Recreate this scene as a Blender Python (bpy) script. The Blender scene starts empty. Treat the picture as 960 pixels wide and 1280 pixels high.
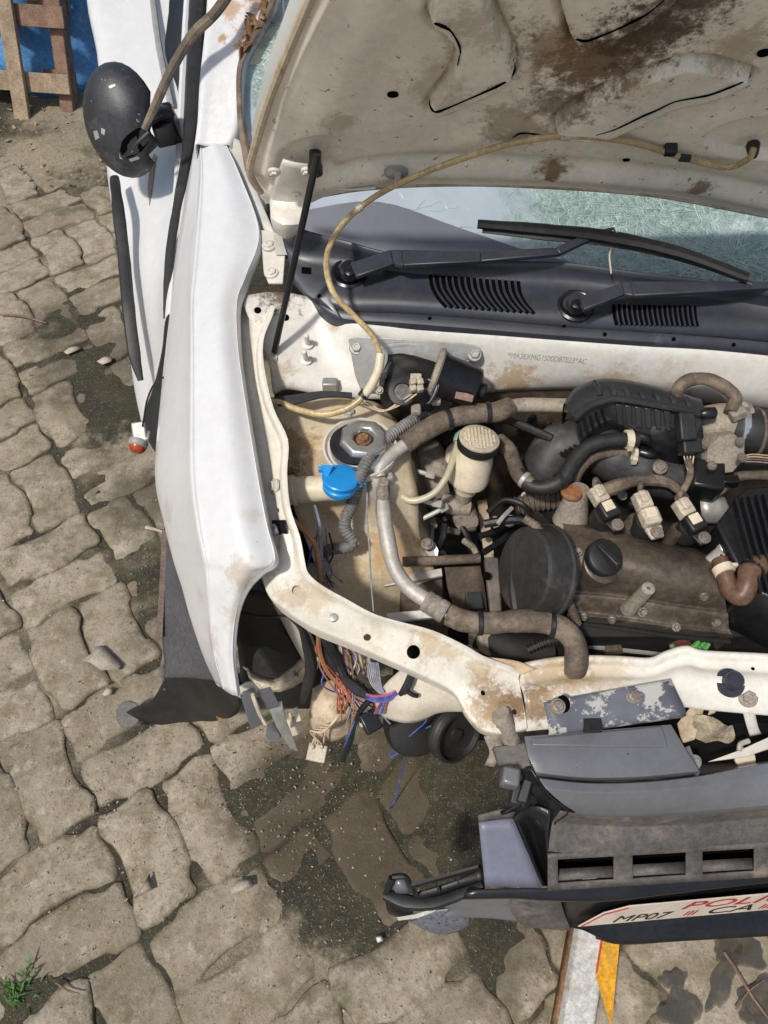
import bpy, bmesh, math, random
import numpy as np
from mathutils import Vector, Matrix, noise as mnoise
from mathutils.bvhtree import BVHTree
random.seed(7)
R = math.radians
scene = bpy.context.scene
col = scene.collection

# ------------------------------------------------------------------ camera, sky, sun, exposure
CAM_H, PITCH, FPX = 1.75, 55.0, 930.0
cam_d = bpy.data.cameras.new('camera'); cam = bpy.data.objects.new('camera', cam_d); col.objects.link(cam)
cam.location = (0, 0, CAM_H); cam.rotation_euler = (R(90 - PITCH), 0, 0)
cam_d.sensor_fit = 'VERTICAL'; cam_d.sensor_height = 36.0; cam_d.lens = FPX / 1280 * 36.0
cam_d.clip_start = 0.02; cam_d.clip_end = 500
scene.camera = cam

SUN_AZ, SUN_EL = 221.0, 57.0        # compass bearing of the sun measured from +Y clockwise; elevation
sdir = Vector((math.sin(R(SUN_AZ)) * math.cos(R(SUN_EL)), math.cos(R(SUN_AZ)) * math.cos(R(SUN_EL)), math.sin(R(SUN_EL))))
world = bpy.data.worlds.new('World'); scene.world = world; world.use_nodes = True
wn = world.node_tree; bg = wn.nodes['Background']
sky = wn.nodes.new('ShaderNodeTexSky'); sky.sky_type = 'NISHITA'; sky.sun_disc = False
sky.sun_elevation = R(SUN_EL); sky.sun_rotation = R(SUN_AZ)
sky.air_density = 1.3; sky.dust_density = 2.5
wn.links.new(sky.outputs['Color'], bg.inputs['Color']); bg.inputs['Strength'].default_value = 0.105
sun_d = bpy.data.lights.new('sun', 'SUN'); sun = bpy.data.objects.new('sun', sun_d); col.objects.link(sun)
sun_d.energy = 3.15; sun_d.angle = R(4.5); sun_d.color = (1.0, 0.955, 0.88)
sun.rotation_euler = sdir.to_track_quat('Z', 'Y').to_euler(); sun.location = sdir * 20
vs = scene.view_settings; vs.view_transform = 'Standard'; vs.look = 'None'; vs.exposure = 0.0; vs.gamma = 1.0; vs.use_curve_mapping = False

# ------------------------------------------------------------------ where things stand: a sight line of the photograph met with a height, depth or plane
_sp, _cp = math.sin(R(PITCH)), math.cos(R(PITCH))
CAM = Vector((0, 0, CAM_H))
def ray(px, py):
    u = (px - 480) / FPX; v = (640 - py) / FPX
    return Vector((u, _cp + v * _sp, -_sp + v * _cp))
def Z(px, py, z):
    d = ray(px, py); return CAM + d * ((z - CAM_H) / d.z)
def Y(px, py, y):
    d = ray(px, py); return CAM + d * (y / d.y)
def PL(px, py, p0, n):
    d = ray(px, py); return CAM + d * ((p0 - CAM).dot(n) / d.dot(n))
def ZS(*pts): return [Z(*p) for p in pts]
def YS(*pts): return [Y(*p) for p in pts]
def mm(px, z=0.75):                      # metres covered by that many pixels at a height near the middle of the view
    return px / FPX * (CAM_H - z) / 0.83

# ------------------------------------------------------------------ materials
def setin(n, k, v):
    if k in n.inputs: n.inputs[k].default_value = v
def lin(c):
    return tuple(c) + (1.0,) if len(c) == 3 else tuple(c)
class NT:
    def __init__(s, name):
        s.m = bpy.data.materials.new(name); s.m.use_nodes = True; s.t = s.m.node_tree
        s.b = s.t.nodes['Principled BSDF']; s.out = s.t.nodes['Material Output']
        s.pos = s.n('ShaderNodeNewGeometry').outputs['Position']
    def n(s, typ, **kw):
        x = s.t.nodes.new(typ)
        for k, v in kw.items(): setattr(x, k, v)
        return x
    def l(s, a, b): s.t.links.new(a, b)
    def noise(s, scale, detail=4, rough=.6, vec=None, off=0, dist=0):
        x = s.n('ShaderNodeTexNoise'); x.inputs['Scale'].default_value = scale; x.inputs['Detail'].default_value = detail
        x.inputs['Roughness'].default_value = rough; x.inputs['Distortion'].default_value = dist
        v = vec or s.pos
        if off:
            a = s.n('ShaderNodeVectorMath', operation='ADD'); s.l(v, a.inputs[0]); a.inputs[1].default_value = (off, off * .7, -off); v = a.outputs[0]
        s.l(v, x.inputs['Vector']); return x.outputs['Fac']
    def vor(s, scale, feature='F1', vec=None, rnd=1.0):
        x = s.n('ShaderNodeTexVoronoi', feature=feature); x.inputs['Scale'].default_value = scale
        if 'Randomness' in x.inputs: x.inputs['Randomness'].default_value = rnd
        s.l(vec or s.pos, x.inputs['Vector']); return x
    def ramp(s, fac, a, b, lo=0.0, hi=1.0):
        x = s.n('ShaderNodeMapRange'); x.interpolation_type = 'SMOOTHSTEP'
        s.l(fac, x.inputs[0]); x.inputs[1].default_value = a; x.inputs[2].default_value = b; x.inputs[3].default_value = lo; x.inputs[4].default_value = hi
        return x.outputs[0]
    def math(s, op, a, b=None):
        x = s.n('ShaderNodeMath', operation=op)
        for i, v in enumerate((a, b)):
            if v is None: continue
            if isinstance(v, (int, float)): x.inputs[i].default_value = v
            else: s.l(v, x.inputs[i])
        return x.outputs[0]
    def mix(s, fac, a, b):
        x = s.n('ShaderNodeMix', data_type='RGBA')
        if isinstance(fac, (int, float)): x.inputs[0].default_value = fac
        else: s.l(fac, x.inputs[0])
        for i, v in ((6, a), (7, b)):
            if isinstance(v, tuple): x.inputs[i].default_value = lin(v)
            else: s.l(v, x.inputs[i])
        return x.outputs[2]
    def bump(s, h, strength=.3, dist=.002, prev=None):
        x = s.n('ShaderNodeBump'); x.inputs['Strength'].default_value = strength; x.inputs['Distance'].default_value = dist
        s.l(h, x.inputs['Height'])
        if prev is not None: s.l(prev, x.inputs['Normal'])
        return x.outputs[0]
    def dist(s, p, r):
        x = s.n('ShaderNodeVectorMath', operation='DISTANCE'); s.l(s.pos, x.inputs[0]); x.inputs[1].default_value = p
        return s.math('DIVIDE', x.outputs['Value'], r)

MATS = {}
def M(name, base, rough=.5, metal=0.0, var=.18, vscale=14, dirt=None, damt=.5, dscale=18, spots=None, sscale=160, sthr=.66,
      bump=.15, bscale=260, bdist=.0008, coat=0.0, stains=(), drough=.9, spec=.5, wear=None, wthr=.6, wscale=60, grit=.28):
    """Painted / plastic / metal surface with uneven tone, dust, specks and stains that have a shape of their own."""
    k = NT(name); c = tuple(base)
    n1 = k.noise(vscale, 5, .65)
    dk = tuple(x * (1 - var) for x in c); lt = tuple(min(1, x * (1 + var)) for x in c)
    cc = k.mix(k.ramp(n1, .3, .7), dk, lt)
    rr = None
    if grit:                                              # fine mottling, as of dust and handling
        g_ = k.noise(vscale * 6.5 + 30, 6, .78, off=12.3); hsv = k.n('ShaderNodeMix', data_type='RGBA', blend_type='MULTIPLY'); hsv.inputs[0].default_value = 1.0
        k.l(cc, hsv.inputs[6]); lo, hi = 1 - grit * 1.25, 1 + grit * .6; k.l(k.mix(k.ramp(g_, .34, .66), (lo, lo, lo), (hi, hi, hi)), hsv.inputs[7]); cc = hsv.outputs[2]
    if wear is not None:
        w = k.ramp(k.noise(wscale, 6, .7, off=3.1), wthr, wthr + .04); cc = k.mix(w, cc, tuple(wear))
    if spots is not None:
        s_ = k.ramp(k.noise(sscale, 3, .6, off=7.7), sthr, sthr + .06); s_ = k.math('MULTIPLY', s_, .8)
        cc = k.mix(s_, cc, tuple(spots))
    for (p, r, cl, amt) in stains:
        d = k.dist(p, r); nz = k.noise(46, 9, .82, off=r * 13)
        f = k.ramp(k.math('ADD', d, k.math('MULTIPLY', k.math('SUBTRACT', nz, .5), 4.2)), 1.05, .35, 0, amt)
        cc = k.mix(f, cc, tuple(cl))
    if dirt is not None:
        n2 = k.noise(dscale, 7, .7, off=1.3)
        f = k.ramp(n2, .74 - damt * .5, .92 - damt * .5, 0, min(1, .35 + damt * .6))
        cc = k.mix(f, cc, tuple(dirt))
        rr = k.ramp(f, 0, 1, rough, drough)
    k.l(cc, k.b.inputs['Base Color'])
    if rr is not None: k.l(rr, k.b.inputs['Roughness'])
    else:
        k.l(k.ramp(k.noise(vscale * 3, 4, .6, off=5), .2, .8, max(.03, rough * .75), min(1, rough * 1.3)), k.b.inputs['Roughness'])
    setin(k.b, 'Metallic', metal); setin(k.b, 'Coat Weight', coat); setin(k.b, 'Coat Roughness', .08); setin(k.b, 'Specular IOR Level', spec)
    if bump: k.l(k.bump(k.noise(bscale, 4, .6, off=9), bump, bdist), k.b.inputs['Normal'])
    MATS[name] = k.m
    return k.m

# ------------------------------------------------------------------ mesh helpers
def cr(p0, p1, p2, p3, t):
    return 0.5 * ((2 * p1) + (p2 - p0) * t + (2 * p0 - 5 * p1 + 4 * p2 - p3) * t * t + (3 * p1 - p0 - 3 * p2 + p3) * t * t * t)
def spline(pts, n, linear=False):
    """n samples per span through the points"""
    out = []; L = len(pts)
    for i in range(L - 1):
        a, b = pts[i], pts[i + 1]
        p0 = pts[i - 1] if i > 0 else a * 2 - b
        p3 = pts[i + 2] if i + 2 < L else b * 2 - a
        for k in range(n):
            t = k / n
            out.append(a.lerp(b, t) if linear else cr(p0, a, b, p3, t))
    out.append(pts[-1].copy()); return out
def frame(d, hint=None):
    d = d.normalized(); h = hint or (Vector((0, 0, 1)) if abs(d.z) < .9 else Vector((1, 0, 0)))
    x = h.cross(d).normalized(); y = d.cross(x).normalized()
    return x, y, d
class MB:
    def __init__(s): s.v = []; s.f = []
    def add(s, v, f):
        o = len(s.v); s.v += [Vector(x) for x in v]; s.f += [tuple(i + o for i in q) for q in f]; return s
    def box(s, c, size, X=None, Yv=None, taper=1.0):
        X = (X or Vector((1, 0, 0))).normalized(); Yv = Yv or Vector((0, 1, 0)); Zv = X.cross(Yv).normalized(); Yv = Zv.cross(X).normalized()
        a, b, d = [q / 2 for q in size]; v = []
        for k in (-1, 1):
            tp = taper if k > 0 else 1.0
            for (i, j) in ((-1, -1), (1, -1), (1, 1), (-1, 1)): v.append(Vector(c) + X * a * i * tp + Yv * b * j * tp + Zv * d * k)
        return s.add(v, [(3, 2, 1, 0), (4, 5, 6, 7), (0, 1, 5, 4), (1, 2, 6, 5), (2, 3, 7, 6), (3, 0, 4, 7)])
    def bar(s, a, b, w, h, hint=None):
        """rectangular bar from a to b; w across, h along the hint"""
        a, b = Vector(a), Vector(b); d = b - a; x, y, z = frame(d, hint)
        return s.box((a + b) / 2, (d.length, w, h), d, x)
    def tube(s, pts, r, seg=10, n=6, linear=False, rib=None, caps=True, flat=1.0, hint=None):
        P = spline([Vector(p) for p in pts], n, linear) if n > 1 else [Vector(p) for p in pts]
        if isinstance(r, (int, float)): rad = [r] * len(P)
        else:
            rad = []; m = len(r) - 1
            for i in range(len(P)):
                q = i / (len(P) - 1) * m; j = min(int(q), m - 1); rad.append(r[j] + (r[j + 1] - r[j]) * (q - j))
        if rib:                                        # corrugated conduit: (pitch, depth)
            pit, dep = rib; L = [0.0]
            for i in range(1, len(P)): L.append(L[-1] + (P[i] - P[i - 1]).length)
            m = max(8, int(L[-1] / pit * 4)); Q = []; q2 = []; j = 0
            for i in range(m + 1):
                t = L[-1] * i / m
                while j < len(L) - 2 and L[j + 1] < t: j += 1
                a = (t - L[j]) / max(1e-9, L[j + 1] - L[j]); Q.append(P[j].lerp(P[j + 1], a))
                q2.append(rad[j] + (dep if i % 4 in (0, 1) else 0))
            P, rad = Q, q2
        if not rib: rad = [q * (1 + (.07 * mnoise.noise(p * 38) + .05 * mnoise.noise(p * 110) if q > .0055 else 0)) for q, p in zip(rad, P)]   # no hose is perfectly even
        v = []; T0 = (P[1] - P[0]).normalized(); x, y, _ = frame(T0, hint)
        for i, p in enumerate(P):
            T = ((P[min(i + 1, len(P) - 1)] - P[max(i - 1, 0)])).normalized()
            q = T0.rotation_difference(T); x = q @ x; y = q @ y; T0 = T
            for k in range(seg):
                a = 2 * math.pi * k / seg; v.append(p + x * math.cos(a) * rad[i] + y * math.sin(a) * rad[i] * flat)
        f = []
        for i in range(len(P) - 1):
            for k in range(seg):
                k2 = (k + 1) % seg; f.append((i * seg + k, i * seg + k2, (i + 1) * seg + k2, (i + 1) * seg + k))
        if caps:
            f.append(tuple(range(seg - 1, -1, -1))); o = (len(P) - 1) * seg; f.append(tuple(o + k for k in range(seg)))
        return s.add(v, f)
    def lathe(s, o, axis, prof, seg=20, hint=None, sx=1.0, sy=1.0, a0=0.0):
        x, y, z = frame(Vector(axis), hint); o = Vector(o); v = []; f = []
        for (r, h) in prof:
            for k in range(seg):
                a = 2 * math.pi * k / seg + a0; v.append(o + x * math.cos(a) * r * sx + y * math.sin(a) * r * sy + z * h)
        for i in range(len(prof) - 1):
            for k in range(seg):
                k2 = (k + 1) % seg; f.append((i * seg + k, i * seg + k2, (i + 1) * seg + k2, (i + 1) * seg + k))
        f.append(tuple(range(seg - 1, -1, -1))); q = (len(prof) - 1) * seg; f.append(tuple(q + k for k in range(seg)))
        return s.add(v, f)
    def bolt(s, o, axis, r=.009, h=.007, cross=False):
        s.lathe(o, axis, [(r * 1.45, -.002), (r * 1.45, .0012), (r * 1.3, .0024)], 16)
        if cross: return s.lathe(o, axis, [(r * 1.1, .001), (r * 1.0, h * .45), (r * .6, h * .6)], 14)
        return s.lathe(o, axis, [(r, .001), (r, h * .85), (r * .82, h), (r * .5, h), (r * .45, h * .8)], 6)
    def prism(s, outline, off):
        """closed outline (3-D points) pushed along off"""
        n = len(outline); off = Vector(off)
        nrm = Vector((0, 0, 0)); c = sum((Vector(p) for p in outline), Vector()) / n
        for i in range(n): nrm += (Vector(outline[i]) - c).cross(Vector(outline[(i + 1) % n]) - c)
        o = list(outline) if nrm.dot(off) > 0 else list(outline)[::-1]
        v = [Vector(p) for p in o] + [Vector(p) + off for p in o]
        f = [tuple(range(n - 1, -1, -1)), tuple(range(n, 2 * n))] + [(i, (i + 1) % n, n + (i + 1) % n, n + i) for i in range(n)]
        return s.add(v, f)
    def grid(s, rows, nu=5, nv=5, linu=False, linv=False, skip=None, crumple=0, cs=9.0):
        rr = [spline([Vector(p) for p in r], nv, linv) for r in rows]
        cols = [spline([r[j] for r in rr], nu, linu) for j in range(len(rr[0]))]
        A = len(cols[0]); B = len(cols); v = []
        for i in range(A):
            for j in range(B):
                p = cols[j][i]
                if crumple: p = p + mnoise.noise_vector(p * cs) * crumple
                v.append(p)
        f = []
        for i in range(A - 1):
            for j in range(B - 1):
                if skip and skip(i / (A - 1), j / (B - 1)): continue
                f.append((i * B + j, i * B + j + 1, (i + 1) * B + j + 1, (i + 1) * B + j))
        return s.add(v, f)
    def build(s, name, mat, parent=None, label=None, bevel=0, solid=0, soff=-1, sharp=38, seg=2, sub=0, flip=False, smooth=True):
        me = bpy.data.meshes.new(name)
        lo = Vector((min(p.x for p in s.v), min(p.y for p in s.v), min(p.z for p in s.v))); hi = Vector((max(p.x for p in s.v), max(p.y for p in s.v), max(p.z for p in s.v)))
        c = (lo + hi) / 2
        me.from_pydata([p - c for p in s.v], [], [q[::-1] for q in s.f] if flip else s.f); me.update()
        o = link(name, me, parent, c)
        me.materials.append(mat)
        if smooth: smooth_mesh(me, sharp)
        if solid:
            md = o.modifiers.new('solid', 'SOLIDIFY'); md.thickness = solid; md.offset = soff
        if bevel:
            md = o.modifiers.new('bevel', 'BEVEL'); md.width = bevel; md.segments = seg; md.limit_method = 'ANGLE'; md.angle_limit = R(32)
        if sub:
            md = o.modifiers.new('sub', 'SUBSURF'); md.levels = sub; md.render_levels = sub
        if label: o['label'] = label
        return o
def smooth_mesh(me, sharp=38):
    for p in me.polygons: p.use_smooth = True
    bm = bmesh.new(); bm.from_mesh(me); lim = R(sharp)
    for e in bm.edges:
        if len(e.link_faces) == 2 and e.calc_face_angle(0) > lim: e.smooth = False
    bm.to_mesh(me); bm.free()
def link(name, data, parent, loc):
    o = bpy.data.objects.new(name, data); col.objects.link(o)
    o.location = Vector(loc) - (WL[parent] if parent is not None else Vector())
    o.parent = parent; WL[o] = Vector(loc)
    return o
WL = {}                                               # world location of every object made (nothing here is rotated)
def tag(o, label=None, cat=None, group=None, kind=None):
    for k, v in (('label', label), ('category', cat), ('group', group), ('kind', kind)):
        if v: o[k] = v
    return o
def empty(name, loc):
    o = link(name, None, None, loc); o.empty_display_size = .1; return o
def cut(o, cutters):
    """boolean the cutter meshes out of o, for real holes"""
    mb = MB()
    for c in cutters: mb.add(c.v, c.f)
    k = mb.build('cutter', list(MATS.values())[0], None, smooth=False)
    md = o.modifiers.new('hole', 'BOOLEAN'); md.operation = 'DIFFERENCE'; md.solver = 'EXACT'; md.object = k
    bpy.context.view_layer.update()
    dg = bpy.context.evaluated_depsgraph_get()
    me = bpy.data.meshes.new_from_object(o.evaluated_get(dg)); old = o.data
    o.modifiers.clear(); o.data = me; me.name = old.name
    bpy.data.objects.remove(k); smooth_mesh(me, 38)
def bvh_of(o):
    bpy.context.view_layer.update(); dg = bpy.context.evaluated_depsgraph_get(); e = o.evaluated_get(dg); me = e.to_mesh()
    t = BVHTree.FromPolygons([WL[o] + v.co for v in me.vertices], [tuple(p.vertices) for p in me.polygons]); e.to_mesh_clear(); return t
BV = {}
def on(o, px, py, up=0.0):
    """the point of surface o that the photograph shows at that pixel, and its outward normal"""
    if o not in BV: BV[o] = bvh_of(o)
    d = ray(px, py).normalized(); p, n, i, t = BV[o].ray_cast(CAM, d)
    if p is None:
        p, n, i, t = BV[o].find_nearest(Z(px, py, WL[o].z))
    if n.dot(d) > 0: n = -n
    return p + n * up, n
def cyl_cut(c, axis, r, L=.06, seg=20, sx=1, hint=None):
    return MB().lathe(Vector(c) - Vector(axis).normalized() * L / 2, axis, [(r, 0), (r, L)], seg, hint=hint, sx=sx)
def text_mesh(txt, o, X, Yv, size, mat, name, parent, depth=.0006, shear=0.0, label=None, surf=None):
    cu = bpy.data.curves.new(name, 'FONT'); cu.body = txt; cu.size = 1.0; cu.extrude = 0.0; cu.shear = shear
    t = bpy.data.objects.new(name, cu); col.objects.link(t)
    bpy.context.view_layer.update()
    me = bpy.data.meshes.new_from_object(t.evaluated_get(bpy.context.evaluated_depsgraph_get()))
    bpy.data.objects.remove(t)
    X = Vector(X); Yv = Vector(Yv); N = X.cross(Yv).normalized()
    w = max(v.co.x for v in me.vertices)
    mb = MB(); mb.add([Vector(o) + X * (v.co.x / w) + Yv * (v.co.y * size) + N * depth for v in me.vertices], [tuple(p.vertices) for p in me.polygons])
    if surf is not None:
        t = bvh_of(surf)
        for i, p in enumerate(mb.v):
            q, n, _, _ = t.ray_cast(CAM, (p - CAM).normalized())
            if q is not None: mb.v[i] = q + (n if n.dot(q - CAM) < 0 else -n) * depth
    return mb.build(name, mat, parent, label, solid=depth, soff=-1, smooth=False)
# ------------------------------------------------------------------ shared materials
BROWN = (.20, .115, .05); DUST = (.33, .26, .185); SOOT = (.03, .027, .024)
m_white = M('white_paint', (.66, .655, .65), .40, var=.04, vscale=4, dirt=(.50, .44, .35), damt=.24, dscale=6, spots=(.30, .24, .17), sscale=150, sthr=.735, bump=.05, bscale=60, coat=.35, drough=.7, grit=.035)
m_bay = M('bay_paint', grit=.07, base=(.62, .585, .52), rough=.45, var=.10, vscale=8, dirt=(.40, .27, .14), damt=.30, dscale=12, spots=(.20, .12, .06), sscale=190, sthr=.72, bump=.10, bscale=160, coat=.15)
m_baydirty = M('dusty_bay_paint', grit=.14, base=(.52, .43, .31), rough=.6, var=.16, vscale=16, dirt=(.26, .16, .075), damt=.55, dscale=16, spots=(.09, .05, .025), sscale=150, sthr=.68, bump=.3, bscale=140)
m_cowl = M('cowl_plastic', grit=.14, base=(.036, .039, .052), rough=.38, var=.22, vscale=6, dirt=(.22, .20, .175), damt=.26, dscale=10, bump=.10, bscale=520)
m_black = M('black_plastic', (.011, .011, .0125), .30, var=.3, vscale=12, dirt=(.075, .062, .05), damt=.16, dscale=16, bump=.10, bscale=400)
m_blackmatt = M('matt_black_plastic', (.015, .0145, .0145), .5, var=.3, vscale=12, dirt=(.075, .06, .046), damt=.28, dscale=18, bump=.18, bscale=300)
m_greyplastic = M('grey_bumper_plastic', grit=.06, base=(.135, .137, .150), rough=.34, var=.14, vscale=6, dirt=(.22, .20, .18), damt=.30, dscale=7, spots=(.012, .012, .012), sscale=130, sthr=.70, bump=.15, bscale=700, coat=.25)
m_greydusty = M('dusty_grey_plastic', (.10, .09, .082), .6, var=.22, vscale=11, dirt=(.24, .19, .145), damt=.48, dscale=13, spots=(.02, .018, .016), sscale=120, sthr=.7, bump=.25, bscale=240)
m_rubber = M('rubber', (.02, .019, .0185), .55, var=.3, vscale=15, dirt=(.11, .088, .066), damt=.30, dscale=20, bump=.2, bscale=220)
m_dusthose = M('dusty_rubber_hose', (.115, .088, .064), .75, var=.3, vscale=25, dirt=(.27, .21, .15), damt=.55, dscale=22, spots=(.05, .04, .03), sscale=120, sthr=.66, bump=.3, bscale=180)
m_alu = M('aluminium', grit=.12, base=(.50, .47, .42), rough=.58, metal=.35, var=.12, vscale=22, dirt=(.40, .33, .24), damt=.42, dscale=20, bump=.2, bscale=200)
m_steel = M('zinc_steel', grit=.10, base=(.60, .60, .585), rough=.30, metal=.85, var=.14, vscale=20, dirt=(.33, .27, .20), damt=.32, dscale=22, bump=.12, bscale=200)
m_galv = M('dull_bracket_steel', grit=.12, base=(.42, .41, .385), rough=.46, metal=.45, var=.15, vscale=14, dirt=(.34, .28, .21), damt=.4, dscale=14, bump=.15, bscale=160)
m_boltm = M('bolt_steel', (.34, .30, .25), .45, .7, var=.2, vscale=50, dirt=(.24, .15, .08), damt=.5, dscale=60, bump=.2, bscale=300)
m_rust = M('rust', (.23, .115, .05), .9, var=.45, vscale=40, dirt=(.42, .27, .13), damt=.5, dscale=45, bump=.6, bscale=160, bdist=.002)
m_cover = M('grimy_cast_cover', (.10, .078, .060), .38, .25, var=.3, vscale=11, dirt=(.27, .225, .17), damt=.52, dscale=10, spots=(.05, .038, .03), sscale=170, sthr=.68, bump=.45, bscale=420, bdist=.0006, drough=.72)
m_dustgrey = M('dust_coated_metal', (.30, .26, .21), .75, .1, var=.22, vscale=28, dirt=(.40, .33, .24), damt=.5, dscale=26, bump=.35, bscale=180)
m_cream = M('yellowed_plastic', grit=.08, base=(.66, .57, .42), rough=.42, var=.10, vscale=15, dirt=(.36, .26, .15), damt=.38, dscale=18, bump=.1, bscale=200)
m_tan = M('tan_connector_plastic', (.50, .43, .33), .55, var=.16, vscale=40, dirt=(.28, .22, .15), damt=.45, dscale=40, bump=.15)
m_blue = M('blue_cap_plastic', grit=.06, base=(.012, .27, .68), rough=.34, var=.06, vscale=30, dirt=(.05, .16, .28), damt=.2, dscale=30, bump=.05)
m_tubing = M('yellowed_tubing', (.50, .38, .19), .35, var=.2, vscale=20, dirt=(.36, .27, .16), damt=.3, dscale=25, bump=.1)
m_conduit = M('grey_conduit', (.20, .19, .18), .6, var=.25, vscale=18, dirt=(.36, .30, .23), damt=.42, dscale=18, bump=.15)
m_orange = M('orange_wire', (.33, .15, .06), .5, var=.15, vscale=30, dirt=(.3, .2, .12), damt=.25, dscale=30, bump=.1)
m_wblue = M('blue_wire', (.035, .10, .42), .45, var=.1, dirt=(.24, .19, .14), damt=.52, dscale=40, bump=0); m_wred = M('red_wire', (.50, .045, .035), .45, var=.1, dirt=(.24, .19, .14), damt=.52, dscale=40, bump=0)
m_wgrey = M('grey_wire', (.25, .27, .33), .5, var=.15, dirt=(.24, .19, .14), damt=.52, dscale=40, bump=0); m_wcream = M('cream_wire', (.56, .44, .30), .55, var=.15, dirt=(.24, .19, .14), damt=.52, dscale=40, bump=0)
m_wpink = M('pink_wire', (.62, .12, .20), .45, var=.1, dirt=(.24, .19, .14), damt=.52, dscale=40, bump=0); m_wgreen = M('green_wire', (.03, .30, .15), .45, var=.1, dirt=(.24, .19, .14), damt=.52, dscale=40, bump=0)
m_wpurple = M('purple_wire', (.17, .10, .40), .45, var=.1, dirt=(.24, .19, .14), damt=.52, dscale=40, bump=0); m_tape = M('black_tape', (.014, .014, .016), .45, var=.3, vscale=30, bump=.3, bscale=180)
m_glow = M('orange_lens', (.40, .06, .02), .25, var=.05, bump=0)
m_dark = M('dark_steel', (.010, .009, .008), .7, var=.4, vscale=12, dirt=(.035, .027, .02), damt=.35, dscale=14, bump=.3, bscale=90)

# ------------------------------------------------------------------ ground, pavers
def ground_material(name, sandy):
    k = NT(name)
    big = k.noise(1.9, 5, .6, off=2.3); mid = k.noise(9, 6, .7, off=4); fine = k.noise(75, 5, .75); grit = k.vor(230).outputs['Distance']
    dark = k.mix(k.ramp(mid, .35, .65), (.036, .032, .023), (.060, .054, .033))
    dark = k.mix(k.ramp(fine, .5, .75), dark, (.12, .108, .075))
    dry = k.mix(k.ramp(fine, .3, .7), (.19, .158, .105), (.32, .275, .195))
    f = k.ramp(big, .44, .58)
    soil_and_shade = None  # dark mossy soil patches; those at the front corner also paint its cast shadow
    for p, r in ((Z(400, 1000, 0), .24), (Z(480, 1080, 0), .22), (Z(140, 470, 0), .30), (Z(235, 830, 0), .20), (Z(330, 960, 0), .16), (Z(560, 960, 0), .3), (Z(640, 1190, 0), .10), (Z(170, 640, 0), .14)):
        d_ = k.ramp(k.math('ADD', k.dist(p, r), k.math('MULTIPLY', k.math('SUBTRACT', mid, .5), 1.6)), 1.2, .7); soil_and_shade = d_ if soil_and_shade is None else k.math('MAXIMUM', soil_and_shade, d_)
    f = k.math('MULTIPLY', f, k.ramp(soil_and_shade, 0, 1, 1, 0))
    if sandy: f = k.math('MAXIMUM', f, 1.0)
    c = k.mix(f, dark, dry)
    c = k.mix(k.ramp(k.noise(5, 5, .7, off=11), .58, .70, 0, .5), c, (.060, .068, .026))
    c = k.mix(k.ramp(k.noise(320, 2, .5, off=3), .66, .72, 0, .8), c, (.42, .37, .29))
    k.l(c, k.b.inputs['Base Color']); setin(k.b, 'Specular IOR Level', .25)
    k.l(k.ramp(mid, .3, .7, .72, .98), k.b.inputs['Roughness'])
    b = k.bump(fine, .9, .006); b = k.bump(grit, .5, .002, b); k.l(b, k.b.inputs['Normal'])
    MATS[name] = k.m; return k.m
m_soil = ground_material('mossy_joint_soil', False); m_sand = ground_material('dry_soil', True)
k = NT('concrete_paver')
oi = k.n('ShaderNodeObjectInfo').outputs['Random']
big = k.noise(3.2, 5, .65, off=6); mid = k.noise(16, 7, .7); fine = k.noise(140, 4, .7)
c = k.mix(oi, (.25, .21, .152), (.385, .332, .255)); c = k.mix(k.ramp(k.noise(1.3, 4, .6, off=41), .45, .6, 0, .55), c, (.41, .352, .265))
c = k.mix(k.ramp(mid, .42, .66, 0, .85), c, (.205, .163, .10)); c = k.mix(k.ramp(k.noise(24, 6, .72, off=8), .52, .68, 0, .6), c, (.50, .44, .35))
c = k.mix(k.ramp(big, .52, .68, 0, .6), c, (.225, .19, .12))
c = k.mix(k.ramp(fine, .54, .68, 0, .65), c, (.13, .11, .08)); c = k.mix(k.ramp(k.noise(55, 7, .8, off=31), .54, .62, 0, .55), c, (.19, .165, .125)); c = k.mix(k.ramp(k.noise(260, 3, .6, off=2), .66, .72, 0, .6), c, (.52, .48, .40))
sep = k.n('ShaderNodeSeparateXYZ'); tc = k.n('ShaderNodeTexCoord'); k.l(tc.outputs['Object'], sep.inputs[0])
edge = k.ramp(k.math('ADD', sep.outputs['Z'], k.math('MULTIPLY', k.math('SUBTRACT', k.noise(30, 5, .7, off=4), .5), .016)), .0006, -.0055)
c = k.mix(k.math('MULTIPLY', edge, .82), c, (.115, .097, .055))
moss = k.ramp(k.noise(4.2, 6, .72, off=17), .58, .70, 0, .7); c = k.mix(moss, c, (.10, .095, .05))
painted_shade = None  # cast shadow below the car's front corner, painted into the paver colour
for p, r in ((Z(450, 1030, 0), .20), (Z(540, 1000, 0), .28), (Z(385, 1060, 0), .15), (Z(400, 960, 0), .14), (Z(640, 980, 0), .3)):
    d_ = k.ramp(k.math('ADD', k.dist(p, r), k.math('MULTIPLY', k.math('SUBTRACT', k.noise(11, 6, .7, off=21), .5), 1.3)), 1.15, .6); painted_shade = d_ if painted_shade is None else k.math('MAXIMUM', painted_shade, d_)
c = k.mix(k.math('MULTIPLY', painted_shade, .86), c, (.062, .048, .029))
damp = None                                             # damp soil rubbed over the blocks round each heap
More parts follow.
